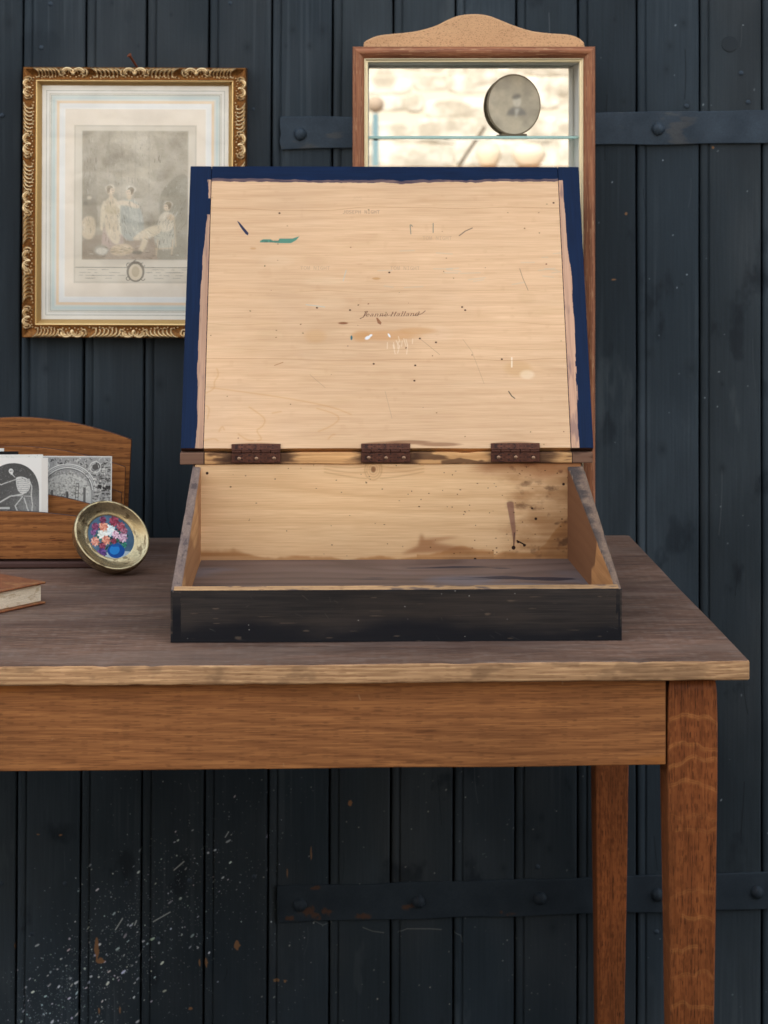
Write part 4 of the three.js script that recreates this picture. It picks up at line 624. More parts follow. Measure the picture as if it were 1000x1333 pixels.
    g.strokeStyle = rnd() < 0.62 ? `rgba(92,80,68,${rr(0.12, 0.42)})` : `rgba(244,236,220,${rr(0.12, 0.42)})`; g.lineWidth = rr(1, 2.8); g.beginPath(); g.moveTo(x - Math.sin(d) * l * 0.5, y - Math.cos(d) * l * 0.5); g.quadraticCurveTo(x + rr(-2, 2), y, x + Math.sin(d) * l * 0.5, y + Math.cos(d) * l * 0.5); g.stroke();
  }
  for (const [x, y, f] of [[262, 404, 1], [332, 410, -1], [474, 466, -1]]) { el(x - f * 5, y - 8, 13, 12, 'rgba(150,132,108,0.75)', 0.3 * f); el(x - f * 9, y - 1, 6, 11, 'rgba(128,110,90,0.6)', 0.2); el(x + f * 3, y + 1, 8, 11, 'rgba(230,208,180,0.9)', 0.1 * f); g.fillStyle = 'rgba(84,66,52,0.8)'; g.fillRect(x + f * 3, y - 3, 3, 2); g.fillRect(x + f * 8 - 1, y - 3, 3, 2); g.fillRect(x + f * 4, y + 7, 5, 1.5); }
  for (let i = 0; i < 6200; i++) { const x = rr(153, 553), y = rr(174, 669), l = rr(2, 10); g.strokeStyle = rnd() < 0.6 ? `rgba(72,62,52,${rr(0.06, 0.24)})` : `rgba(236,226,206,${rr(0.06, 0.2)})`; g.lineWidth = 0.7; g.beginPath(); g.moveTo(x, y); g.lineTo(x + (hash(i, 2, 3) < 0.5 ? l : l * 0.3), y + (hash(i, 2, 3) < 0.5 ? l * 0.2 : l)); g.stroke(); }
  g.restore();
  rect(128, 698, 579, 701, '#8a8070'); for (let i = 0; i < 46; i++) { const x = rr(135, 290) + (i % 2 ? 250 : 0), y = 708 + Math.floor(rr(0, 4)) * 11; g.strokeStyle = 'rgba(90,78,64,0.55)'; g.lineWidth = 1.4; g.beginPath(); g.moveTo(x, y); g.lineTo(x + rr(8, 34), y + rr(-1, 1)); g.stroke(); }
  el(356, 715, 34, 40, '#7d7264'); el(356, 717, 26, 32, '#d9c8ae'); el(356, 715, 15, 21, '#c2ae90'); g.strokeStyle = '#6f6456'; g.lineWidth = 2.5; for (const q of [[330, 690, 8], [382, 690, 8], [328, 742, 7], [384, 742, 7], [356, 678, 7]]) { g.beginPath(); g.arc(q[0], q[1], q[2], 0, 5); g.stroke(); }
  for (let i = 0; i < 1500; i++) { g.fillStyle = `rgba(120,96,66,${rr(0.02, 0.08)})`; g.fillRect(rr(90, 620), rr(90, 812), rr(1, 3), rr(1, 3)); }
  const iw = W - 0.052, ih = Hh - 0.052;
  part('print', tr(new THREE.BoxGeometry(iw, ih, 0.002), 0, 0, -0.0165), std({ map: ctex(sheet), roughness: 0.9 }), pic);
  part('glass', tr(new THREE.BoxGeometry(iw, ih, 0.0018), 0, 0, -0.0135), std({ color: 0xffffff, roughness: 0.0, transmission: 1, thickness: 0, ior: 1.62 }), pic);
  part('back_panel', tr(new THREE.BoxGeometry(W - 0.006, Hh - 0.006, 0.005), 0, 0, -0.0205), std({ color: 0x5a4630, roughness: 0.9 }), pic);
  const h = at(168.5, 72, GD - 0.028), b = at(180, 89, GD + 0.004), nl = thing('nail', 'bent rusty nail driven into the gate above the gilt frame', 'nail', h);
  const rel = [b[0] - h[0], b[1] - h[1], b[2] - h[2]], nm = std({ color: new THREE.Color(0x7a4530), roughness: 0.8, metalness: 0.3 });
  part('shank', taperTube([[0, 0, 0], [rel[0] * 0.4, rel[1] * 0.4, rel[2] * 0.4], [rel[0] * 0.7, rel[1] * 0.72, rel[2] * 0.7], rel], [0.0019, 0.0018, 0.0017, 0.0012], 8), nm, nl);
  const hd = new THREE.CylinderGeometry(0.0036, 0.003, 0.0018, 14); hd.rotateZ(0.6); hd.rotateX(0.6); part('head', hd, nm, nl);
}

// ---------------------------------------------------------------- mirror-backed display case
const caseC = woodCanvas(1024, 64, 0.7, 0.03, { light: [158, 102, 72], dark: [84, 44, 32], rings: 60, warp: 1.5, ringAmt: 0.3, fibAmt: 0.9, pores: 0.7, poreCol: [196, 150, 110], patch: 0.4, seed: 45 });
const caseM = std({ map: metres(ctex(caseC), 0.7, 0.03), roughness: 0.38, bumpMap: metres(ctex(caseC, false), 0.7, 0.03), bumpScale: 0.0003 });
{
  const d = 3.02, k = d / F, x0 = (459 - 500) * k, x1 = (775.5 - 500) * k, yT = EYE - (60 - 225) * k, W = x1 - x0, Hh = yT - H0 - 0.001, cx = (x0 + x1) / 2;
  const cs = thing('display_case', 'tall mirror-backed display case with reddish wood frame and arched crest', 'display case', [cx, H0 + 0.0006, -d]);
  const prof = [[0, -0.02], [0, -0.006], [0.0008, -0.0035], [0.003, -0.0012], [0.0062, 0], [0.0095, -0.0006], [0.013, -0.0028], [0.0155, -0.006], [0.0163, -0.0075]];
  const slip = [[0.0163, -0.014], [0.0163, -0.0068], [0.0172, -0.006], [0.0182, -0.0066], [0.0186, -0.009], [0.0195, -0.0098], [0.0206, -0.0092], [0.0216, -0.0098], [0.022, -0.012], [0.022, -0.018]];
  const gilt = std({ color: new THREE.Color(0.86, 0.72, 0.47), roughness: 0.35, metalness: 0.7 });
  for (const [L, x, y, a] of [[W, 0, Hh, 0], [W, 0, 0, Math.PI], [Hh, -W / 2, Hh / 2, Math.PI / 2], [Hh, W / 2, Hh / 2, -Math.PI / 2]]) {
    const r = part('frame_rail', mitreRail(L, prof), caseM, cs, [x, y, 0]); r.rotation.z = a; part('gilt_slip', mitreRail(L, slip), gilt, r);
  }
  const D = 0.09, t = 0.0145, paleC = paint(256, 256, (x, y) => { const q = fbm(x / 30, y / 30, 311, 4), f = noise(x / 2, y / 2, 312); const v = 206 + 40 * q + 10 * f; return [v, v * 0.97, v * 0.92]; }), pale = std({ map: metres(ctex(paleC), 0.2, 0.2), roughness: 0.7 });
  const outerX = W / 2 - 0.004, innerX = W / 2 - 0.022;
  for (const s of [-1, 1]) { const a = Math.min(s * outerX, s * innerX), b = Math.max(s * outerX, s * innerX); part('side_panel', bx(a, b, 0.0225, Hh - 0.0225, -D - 0.016, -0.0185), pale, cs); }
  part('top_panel', bx(-outerX, outerX, Hh - 0.022, Hh - 0.004, -D - 0.016, -0.0185), pale, cs); part('bottom_panel', bx(-outerX, outerX, 0.004, 0.022, -D - 0.016, -0.0185), pale, cs);
  part('mirror', tr(new THREE.BoxGeometry(innerX * 2 - 0.0008, Hh - 0.0458, 0.004), 0, Hh / 2, -D - 0.0135), std({ color: new THREE.Color(0.86, 0.85, 0.82), metalness: 1, roughness: 0.01 }), cs);
  // glass shelf
  const ySh = EYE - (177 - 225) * 3.045 / F - H0 - 0.0006;
  part('glass_shelf', tr(bar(innerX * 2 - 0.001, 0.0042, 0.078, 0.0008), 0, ySh - 0.0021, -0.0605), std({ color: new THREE.Color(0.86, 0.95, 0.92), roughness: 0.02, transmission: 1, thickness: 0, ior: 1.5 }), cs)
  part('polished_edge', tr(bar(innerX * 2 - 0.0012, 0.0036, 0.0012, 0.0004), 0, ySh - 0.0021, -0.0209), std({ color: new THREE.Color(0.34, 0.52, 0.46), roughness: 0.2, clearcoat: 0.5 }), cs);
  // crest
  const zx = (x) => (x / 2.777 + 440 - 500) * 3.05 / F - cx, zy = (y) => EYE - (y / 2.777 - 225) * 3.05 / F - H0 - 0.0006;
  const top = [[93, 172], [97, 152], [120, 139], [150, 129], [200, 123], [280, 114], [350, 95], [400, 71], [440, 57], [490, 52], [540, 57], [590, 75], [640, 95], [700, 113], [760, 121], [830, 126], [866, 137], [888, 154], [892, 172]];
  const s = new THREE.Shape(); s.moveTo(zx(93), zy(178)); s.lineTo(zx(93), zy(165)); s.splineThru(top.slice(1, -1).map(([a, b]) => new THREE.Vector2(zx(a), zy(b)))); s.lineTo(zx(892), zy(178)); s.closePath();
  const cg = new THREE.ExtrudeGeometry(s, { depth: 0.008, bevelThickness: 0.002, bevelSize: 0.0018, bevelOffset: -0.0018, bevelSegments: 3, curveSegments: 60 }); cg.translate(0, 0, -0.034);
  const crC = woodCanvas(1024, 160, 0.36, 0.056, { light: [204, 158, 116], dark: [168, 120, 82], rings: 30, warp: 2, ringAmt: 0.2, fibAmt: 0.3, patch: 0.2, seed: 47 }, (c, u, v) => mixc(c, [96, 62, 42], sst(0.72, 0.9, noise(u * 700, v * 2000, 48)) * 0.55));
  part('crest', grain(cg, 0, 0.18), std({ map: metres(ctex(crC), 0.36, 0.056), roughness: 0.6 }), cs);
  // oval portrait on the glass shelf
  const dd = 3.075, kk = dd / F, oc = at(669, 133, dd), op = thing('oval_portrait', 'small oval sepia portrait standing on the glass shelf of the display case', 'portrait', [oc[0], H0 + 0.0006 + ySh + 0.0002, oc[2]], R(7));
  const ry = 40 * kk, rx = 35.5 * kk, ov = paint(220, 250, (x, y) => { const q = fbm(x / 40, y / 40, 321, 4); const v = 150 + 60 * q; return [v, v * 0.91, v * 0.76]; }), og = ov.getContext('2d');
  og.filter = 'blur(4px)'; og.globalAlpha = 0.75; og.fillStyle = 'rgba(104,98,90,0.9)'; og.beginPath(); og.ellipse(120, 168, 40, 34, 0, Math.PI, 0); og.fill(); og.fillStyle = '#d6ccba'; og.beginPath(); og.moveTo(112, 140); og.lineTo(134, 140); og.lineTo(116, 180); og.fill(); og.fillStyle = '#e6d8c0'; og.beginPath(); og.ellipse(122, 112, 16, 22, -0.1, 0, 7); og.fill(); og.fillStyle = '#5a5246'; og.beginPath(); og.ellipse(119, 92, 18, 10, -0.25, 0, 7); og.fill(); og.fillStyle = '#55493c'; og.fillRect(113, 110, 5, 2); og.fillRect(126, 110, 5, 2); og.fillRect(117, 124, 9, 2); og.fillStyle = '#7f7464'; og.fillRect(120, 113, 2, 7);
  const el = (a) => { const e = new THREE.Shape(); e.absellipse(0, 0, rx * a, ry * a, 0, Math.PI * 2); return e; };
  const body = new THREE.ExtrudeGeometry(el(1), { depth: 0.004, bevelThickness: 0.0012, bevelSize: 0.0012, bevelOffset: -0.0012, bevelSegments: 3, curveSegments: 40 }); body.translate(0, ry + 0.001, -0.0038);
  part('mount', body, std({ color: new THREE.Color(0x84745e), roughness: 0.5 }), op);
  const pg = new THREE.CylinderGeometry(1, 1, 0.0012, 48); pg.rotateX(Math.PI / 2); pg.scale(rx * 0.95, ry * 0.95, 1); pg.translate(0, ry + 0.001, 0.0018); planarUV(pg, -rx, rx, 0.001, 2 * ry + 0.001);
  part('picture', pg, std({ map: ctex(ov), roughness: 0.5, clearcoat: 1, clearcoatRoughness: 0.02, ior: 1.6 }), op);
  part('foot', tr(bar(0.038, 0.0034, 0.016, 0.001), 0, 0.0018, -0.006), std({ color: new THREE.Color(0x6a5c48), roughness: 0.6 }), op);
}

// ---------------------------------------------------------------- letter rack and its cards
const rkC = woodCanvas(1024, 384, 0.34, 0.128, { light: [166, 106, 58], dark: [98, 54, 28], rings: 95, wu: 3, wv: 9, warp: 2.4, ringAmt: 0.75, fibAmt: 0.5, pores: 0.45, poreCol: [66, 32, 16], patch: 0.4, seed: 51 });
{
  const g = rkC.getContext('2d'); for (let i = 0; i < 16; i++) { g.fillStyle = `rgba(74,34,18,${rr(0.3, 0.6)})`; g.beginPath(); g.ellipse(rr(0, 1024), rr(0, 384), rr(20, 60), rr(2, 5), rr(-0.06, 0.06), 0, 7); g.fill(); }
  const rkM = std({ map: metres(ctex(rkC), 0.34, 0.128), roughness: 0.5, bumpMap: metres(ctex(rkC, false), 0.34, 0.128), bumpScale: 0.0003 }), dkM = std({ color: new THREE.Color(0x4b342e), roughness: 0.6 });
  const cx = -0.5, rk = thing('letter_rack', 'tiered oak letter rack with arched dividers, holding old postcards', 'letter rack', [cx, H0 + 0.0004, -2.817], R(0.6));
  const panel = (name, z, half, flare, hp, he, th, base = 0.012) => {
    const s = new THREE.Shape(), n = 40; s.moveTo(-half + flare, base); s.lineTo(half - flare, base); s.lineTo(half, he);
    for (let i = 1; i < n; i++) { const x = mix(half, -half, i / n), q = x / half; s.lineTo(x, he + (hp - he) * (1 - Math.pow(Math.abs(q), 1.9))); }
    s.lineTo(-half, he); s.closePath();
    const g2 = new THREE.ExtrudeGeometry(s, { depth: th - 0.0012, bevelThickness: 0.0006, bevelSize: 0.0006, bevelOffset: -0.0006, bevelSegments: 2 }); g2.translate(0, 0, z - th + 0.0006);
    // the show faces are oak; the cut edges are darker
    const q = g2.index ? g2.toNonIndexed() : g2, p = q.attributes.position, nn = q.attributes.normal, ids = [[], []];
    for (let i = 0; i < p.count; i += 3) ids[Math.abs(nn.getZ(i)) > 0.85 ? 0 : 1].push(i, i + 1, i + 2);
    const mk = (l) => { const r = new THREE.BufferGeometry(); for (const key of ['position', 'normal']) { const o = new Float32Array(l.length * 3), a = q.attributes[key].array; l.forEach((id, j) => { o[j * 3] = a[id * 3]; o[j * 3 + 1] = a[id * 3 + 1]; o[j * 3 + 2] = a[id * 3 + 2]; }); r.setAttribute(key, new THREE.BufferAttribute(o, 3)); } return grain(r, 0, 0.17 + z * 3, z * 0.9); };
    const m = part(name, mk(ids[0]), rkM, rk); part('cut_edge', mk(ids[1]), dkM, m);
  };
  panel('front_panel', -0.004, 0.137, 0.002, 0.0745, 0.061, 0.007);
  panel('divider', -0.040, 0.146, 0.003, 0.095, 0.066, 0.006);
  panel('divider', -0.072, 0.148, 0.003, 0.122, 0.088, 0.006);
  panel('divider', -0.100, 0.150, 0.003, 0.1475, 0.119, 0.006);
  panel('back_panel', -0.126, 0.1555, 0.007, 0.184, 0.153, 0.009);
  const base = bar(0.292, 0.0085, 0.136, 0.002, 4); tr(base, 0, 0.0044, -0.067); part('base', base, dkM, rk);

  const card = (name, label, px, py, d, w, h, canvas, group, tilt = 0, lean = 0) => {     // px, py: top right corner
    const c = at(px, py, d), o = thing(name, label, 'postcard', [c[0] - w / 2, c[1] - h, c[2]], R(0.6), group); o.rotation.z = R(tilt); o.rotation.x = R(lean);
    const b = new THREE.BoxGeometry(w, h, 0.0011); tr(b, 0, h / 2, 0); planarUV(b, -w / 2, w / 2, 0, h);
    part('card', b, std({ map: ctex(canvas, true, THREE.ClampToEdgeWrapping), roughness: 0.55 }), o); return o;
  };
  const cv = (w, h, col) => { const c = document.createElement('canvas'); c.width = w; c.height = h; const g3 = c.getContext('2d'); g3.fillStyle = col; g3.fillRect(0, 0, w, h); return [c, g3]; };
  const speckle = (g3, w, h, n, a) => { for (let i = 0; i < n; i++) { const v = rnd() < 0.5 ? 20 : 225; g3.fillStyle = `rgba(${v},${v},${v - 4},${rr(0.03, a)})`; g3.fillRect(rr(0, w), rr(0, h), rr(1, 5), rr(1, 4)); } };
  { // front card: pale stereo view with an arched photograph of a seated skeleton
    const [c, q] = cv(560, 560, '#e2dbd2'); q.fillStyle = '#d9d0c5'; q.fillRect(505, 0, 55, 560); q.fillStyle = '#e2dcd2'; q.fillRect(498, 0, 8, 560);
    q.fillStyle = '#55524f'; q.beginPath(); q.moveTo(60, 560); q.lineTo(60, 240); q.bezierCurveTo(70, 100, 180, 46, 270, 46); q.bezierCurveTo(380, 46, 486, 130, 486, 300); q.lineTo(486, 560); q.fill();
    q.save(); q.clip(); speckle(q, 560, 560, 5200, 0.14); q.fillStyle = 'rgba(120,118,114,0.45)'; q.beginPath(); q.ellipse(430, 430, 120, 160, 0, 0, 7); q.fill();
    { const G = q.createRadialGradient(420, 440, 10, 380, 400, 330); G.addColorStop(0, 'rgba(150,147,142,0.75)'); G.addColorStop(1, 'rgba(60,57,54,0.2)'); q.fillStyle = G; q.fillRect(60, 40, 430, 520); } q.filter = 'blur(1.5px)'; q.strokeStyle = 'rgba(214,209,200,0.82)'; q.lineCap = 'round'; const ln = (w, ...p) => { q.lineWidth = w; q.beginPath(); q.moveTo(p[0], p[1]); for (let i = 2; i < p.length; i += 2) q.lineTo(p[i], p[i + 1]); q.stroke(); };
    q.fillStyle = '#d5d0c8'; q.beginPath(); q.ellipse(250, 118, 20, 24, -0.2, 0, 7); q.fill(); q.fillRect(248, 136, 16, 14); q.fillStyle = '#4a4744'; q.beginPath(); q.arc(244, 118, 5, 0, 7); q.arc(257, 117, 5, 0, 7); q.fill();
    ln(8, 262, 150, 280, 170); q.fillStyle = '#cbc6be'; q.beginPath(); q.moveTo(290, 180); q.bezierCurveTo(330, 150, 400, 180, 410, 220); q.bezierCurveTo(420, 280, 390, 320, 350, 322); q.bezierCurveTo(300, 320, 290, 240, 290, 180); q.fill();
    q.strokeStyle = '#7a7672'; for (let i = 0; i < 7; i++) ln(3, 300, 195 + i * 17, 350, 188 + i * 19, 402, 205 + i * 16); q.strokeStyle = 'rgba(206,201,192,0.85)';
    ln(9, 285, 195, 200, 225, 165, 240); ln(7, 165, 240, 110, 190, 90, 160); ln(11, 400, 190, 425, 260, 420, 330); ln(13, 350, 325, 240, 345, 120, 420); ln(10, 345, 350, 285, 430, 330, 550); ln(10, 360, 360, 385, 450, 430, 550); ln(9, 420, 330, 430, 420, 425, 500); ln(6, 300, 340, 420, 345);
    q.fillStyle = '#b5b1aa'; q.fillRect(80, 440, 160, 20); q.fillRect(100, 470, 60, 90); q.fillRect(175, 470, 50, 90); q.fillStyle = '#77736f'; q.fillRect(60, 500, 40, 60); q.filter = 'none'; for (let i = 0; i < 1500; i++) { q.fillStyle = rnd() < 0.6 ? `rgba(44,42,40,${rr(0.1, 0.4)})` : `rgba(226,221,212,${rr(0.08, 0.3)})`; q.beginPath(); q.ellipse(rr(60, 486), rr(60, 560), rr(1, 6), rr(1, 4), rr(0, 3), 0, 7); q.fill(); } q.restore();
    card('postcard', 'pale card with an arched photograph of a seated skeleton, at the front of the rack', 62.5, 596.5, 2.845, 0.088, 0.082, c, 'postcards in the letter rack', 0.3, -2);
  }
  { // second card: carved arch and ladders
    const [c, q] = cv(640, 520, '#9d9994'); speckle(q, 640, 520, 4200, 0.4);
    q.fillStyle = '#c2beb6'; q.beginPath(); q.moveTo(150, 520); q.lineTo(150, 260); q.bezierCurveTo(160, 90, 470, 90, 490, 260); q.lineTo(490, 520); q.fill();
    q.strokeStyle = '#e0dcd4'; for (const k of [0, 14, 26]) { q.lineWidth = k === 14 ? 3 : 6; q.beginPath(); q.ellipse(320, 250, 180 + k, 165 + k, 0, Math.PI, 0); q.stroke(); } q.strokeStyle = '#4a4744'; q.lineWidth = 4; q.beginPath(); q.ellipse(320, 250, 172, 157, 0, Math.PI, 0); q.stroke();
    q.save(); q.beginPath(); q.rect(150, 90, 340, 430); q.clip(); for (let i = 0; i < 900; i++) { const x = rr(160, 480), y = rr(110, 300); q.fillStyle = rnd() < 0.5 ? `rgba(90,86,82,${rr(0.1, 0.4)})` : `rgba(228,222,212,${rr(0.1, 0.4)})`; q.beginPath(); q.ellipse(x, y, rr(2, 9), rr(2, 7), rr(0, 3), 0, 7); q.fill(); }
    q.fillStyle = '#6c6864'; q.fillRect(200, 250, 16, 260); q.fillRect(306, 260, 20, 260); q.fillRect(434, 230, 18, 290); q.fillStyle = '#4d4a48'; q.fillRect(318, 270, 8, 250); q.strokeStyle = '#4b4845'; const lad = (x0, y0, x1, y1) => { q.lineWidth = 4; for (const o of [-10, 10]) { q.beginPath(); q.moveTo(x0 + o, y0); q.lineTo(x1 + o, y1); q.stroke(); } for (let i = 0; i < 13; i++) { const t = i / 12; q.beginPath(); q.moveTo(mix(x0, x1, t) - 10, mix(y0, y1, t)); q.lineTo(mix(x0, x1, t) + 10, mix(y0, y1, t)); q.stroke(); } }; lad(290, 280, 255, 510); lad(392, 200, 378, 510);
    q.fillStyle = '#3f3c3a'; q.beginPath(); q.ellipse(360, 380, 8, 22, 0, 0, 7); q.fill(); q.restore();
    q.fillStyle = '#45423f'; q.beginPath(); q.moveTo(90, 230); q.lineTo(130, 180); q.lineTo(150, 260); q.lineTo(110, 340); q.fill(); q.fillRect(90, 380, 110, 60); q.beginPath(); q.moveTo(540, 210); q.lineTo(640, 220); q.lineTo(640, 250); q.lineTo(540, 240); q.fill(); for (let i = 0; i < 340; i++) { const x = rr(500, 640), y = rr(40, 520); q.fillStyle = rnd() < 0.55 ? `rgba(48,44,42,${rr(0.3, 0.8)})` : `rgba(214,208,198,${rr(0.3, 0.8)})`; q.fillRect(x, y, rr(4, 26), rr(3, 14)); }
    for (let i = 0; i < 420; i++) { const x = rr(90, 640), y = rr(14, 250); if (Math.hypot((x - 320) / 210, (y - 250) / 195) < 1) continue; q.fillStyle = rnd() < 0.5 ? `rgba(52,48,46,${rr(0.3, 0.75)})` : `rgba(222,216,206,${rr(0.3, 0.75)})`; q.beginPath(); q.ellipse(x, y, rr(3, 13), rr(2, 6), rr(0, 3), 0, 7); q.fill(); }
    for (const [x, y, r] of [[150, 70, 36], [520, 80, 40]]) { q.lineWidth = 6; q.strokeStyle = '#d6d1c8'; q.beginPath(); q.arc(x, y, r, 0, 7); q.stroke(); q.fillStyle = '#5a5652'; q.beginPath(); q.arc(x, y, r * 0.55, 0, 7); q.fill(); }
    q.fillStyle = '#d9d4cb'; q.fillRect(0, 0, 640, 8); q.fillRect(632, 0, 8, 520);
    card('postcard', 'grey photograph card of a carved stone arch with ladders, behind the skeleton card', 145, 594, 2.876, 0.118, 0.094, c, 'postcards in the letter rack', -0.3, -2);
  }
  { const [c, q] = cv(500, 300, '#dcd6cc'); speckle(q, 500, 300, 400, 0.05); q.fillStyle = '#3b3937'; q.fillRect(120, 16, 350, 60); speckle(q, 500, 80, 500, 0.4); card('postcard', 'white-edged card with a dark strip showing just above the skeleton card', 56, 592, 2.850, 0.09, 0.09, c, 'postcards in the letter rack', 0.2, -1.5); }
  { const [c, q] = cv(500, 300, '#1d1b1a'); speckle(q, 500, 300, 500, 0.1); card('postcard', 'black-topped card whose edge shows above the others at the left', 24, 588, 2.885, 0.09, 0.1, c, 'postcards in the letter rack', 0.2, -1.5); }
  { const [c, q] = cv(500, 300, '#ded9d0'); speckle(q, 500, 300, 300, 0.06); card('postcard', 'white card at the far left, the topmost in the letter rack', 5, 584, 2.899, 0.09, 0.105, c, 'postcards in the letter rack', 0.1, -1.5); }
}

// ---------------------------------------------------------------- oval brass frame with flowers
{
  const a = 0.0515, b = 0.0435, br = paint(512, 256, (x, y) => { const q = fbm(x / 40, y / 30, 331, 5), f = noise(x / 2, y / 2, 332); let c = mixc([152, 134, 100], [196, 178, 142], q); c = mixc(c, [100, 82, 58], sst(0.58, 0.74, fbm(x / 18, y / 18, 333, 4)) * 0.7); const m = 0.9 + 0.2 * f; return [c[0] * m, c[1] * m, c[2] * m]; });
  const brM = std({ map: ctex(br, true, THREE.RepeatWrapping), roughness: 0.27, metalness: 0.85, bumpMap: ctex(br, false, THREE.RepeatWrapping), bumpScale: 0.0004 });
  const fr = thing('oval_miniature', 'small oval brass frame with a painted flower bouquet, leaning on the letter rack', 'miniature');
  const tilt = new THREE.Group();
  const prof = [[0.60, -0.0088], [0.62, -0.0068], [0.66, -0.0074], [0.76, -0.0050], [0.86, -0.0020], [0.925, 0.0004], [0.955, 0.0012], [0.985, 0.0004], [1.0, -0.002], [0.998, -0.012], [0.985, -0.0235], [0.95, -0.025], [0, -0.025]];
  const g = new THREE.LatheGeometry(prof.map(([r, h]) => new THREE.Vector2(r, h)), 72); g.rotateX(Math.PI / 2); g.scale(a, b, 1);
  const q = new THREE.Matrix4().makeRotationFromEuler(new THREE.Euler(R(-24), R(17), R(-38), 'YXZ'));
  g.applyMatrix4(q); g.computeBoundingBox(); const lift = -g.boundingBox.min.y; g.translate(0, lift, 0);
  part('rim', g, brM, fr);
  const fl = paint(420, 360, (x, y) => { const t = fbm(x / 60, y / 50, 341, 4); return mixc([48, 74, 98], [92, 118, 136], t); }), c = fl.getContext('2d');
  const petal = (x, y, r0, cols) => { const r = r0 * 1.22; for (let k = 3; k >= 1; k--) for (let i = 0; i < 9; i++) { const an = i * 0.7 + k; c.fillStyle = cols[(i + k) % cols.length]; c.beginPath(); c.ellipse(x + Math.cos(an) * r * 0.33 * k * 0.75, y + Math.sin(an) * r * 0.33 * k * 0.75, r * 0.34, r * 0.22, an, 0, 7); c.fill(); } };
  c.fillStyle = '#a9b4b8'; c.beginPath(); c.ellipse(260, 345, 190, 50, 0, 0, 7); c.fill();
  for (let i = 0; i < 190; i++) { c.fillStyle = ['#1d4038', '#2b5a48', '#163030', '#3f7a62'][i % 4]; const an = rr(0, 6.3), rd = rr(20, 125); c.beginPath(); c.ellipse(215 + Math.cos(an) * rd * 1.1, 175 + Math.sin(an) * rd * 0.85, rr(8, 20), rr(4, 8), an + rr(-0.6, 0.6), 0, 7); c.fill(); }
  const G = c.createRadialGradient(240, 280, 5, 240, 290, 70); for (const [s, k] of [[0, '#2a86c0'], [1, '#155a94']]) G.addColorStop(s, '#1e6aa6'); c.fillStyle = '#0d468c'; c.beginPath(); c.ellipse(245, 292, 74, 56, 0, 0, 7); c.fill(); c.fillStyle = '#1f78be'; c.beginPath(); c.ellipse(232, 284, 44, 36, -0.2, 0, 7); c.fill(); c.fillStyle = '#12529a'; c.fillRect(215, 236, 60, 24); c.fillStyle = '#14508a'; c.beginPath(); c.ellipse(245, 240, 34, 9, 0, 0, 7); c.fill();
  for (const [x, y, r, ...k] of [[205, 130, 38, '#e2e6e2', '#c9d4d2', '#f0eee6'], [140, 155, 36, '#e6e2d4', '#d2cdbe', '#f2efe4'], [150, 95, 32, '#d98a6e', '#e8a88c', '#c9705a'], [245, 60, 34, '#8c3448', '#a8485a', '#702838'], [150, 45, 24, '#6d2c46', '#8a4460', '#582238'], [80, 95, 26, '#7a3a58', '#96506e', '#5e2a48'], [70, 210, 30, '#d88e78', '#eab09a', '#c67462'], [165, 205, 30, '#d8876e', '#e6a68e', '#bf6c58'], [250, 165, 26, '#d9b0bc', '#eccad2', '#b8808e'], [300, 105, 30, '#a04c58', '#b86a74', '#843844'], [310, 190, 32, '#c8a0b0', '#dfc0cc', '#a87a90'], [130, 250, 24, '#8a3a4c', '#a45464', '#6e2a3c'], [230, 215, 20, '#7c3242', '#9a4a58', '#64283a'], [120, 305, 34, '#5c3a74', '#76508e', '#463060'], [320, 250, 18, '#2f7460', '#46927a', '#245c4c'], [60, 140, 20, '#7a4a76', '#966290', '#5e385c'], [330, 140, 22, '#9a5a6a', '#b4788a', '#7e4454']]) petal(x, y, r, k);
  const pg = new THREE.CylinderGeometry(1, 1, 0.0014, 56); pg.rotateX(Math.PI / 2); pg.scale(a * 0.622, b * 0.622, 1); pg.translate(0, 0, -0.0085);
  planarUV(pg, -a * 0.64, a * 0.64, -b * 0.64, b * 0.64);
  { const uv = pg.attributes.uv; for (let i = 0; i < uv.count; i++) { const x = uv.getX(i) - 0.5, y = uv.getY(i) - 0.5, an = R(38), xx = x * a, yy = y * b; uv.setXY(i, 0.5 + (xx * Math.cos(an) + yy * Math.sin(an)) / (a * 0.96), 0.5 + (-xx * Math.sin(an) + yy * Math.cos(an)) / (a * 0.92)); } }
  pg.applyMatrix4(q); pg.translate(0, lift, 0);
  part('picture', pg, std({ map: ctex(fl, true, THREE.ClampToEdgeWrapping), roughness: 0.5 }), fr);
  const c0 = at(146, 706, 2.772); fr.position.set(c0[0], H0 + 0.0002, c0[2]);
}

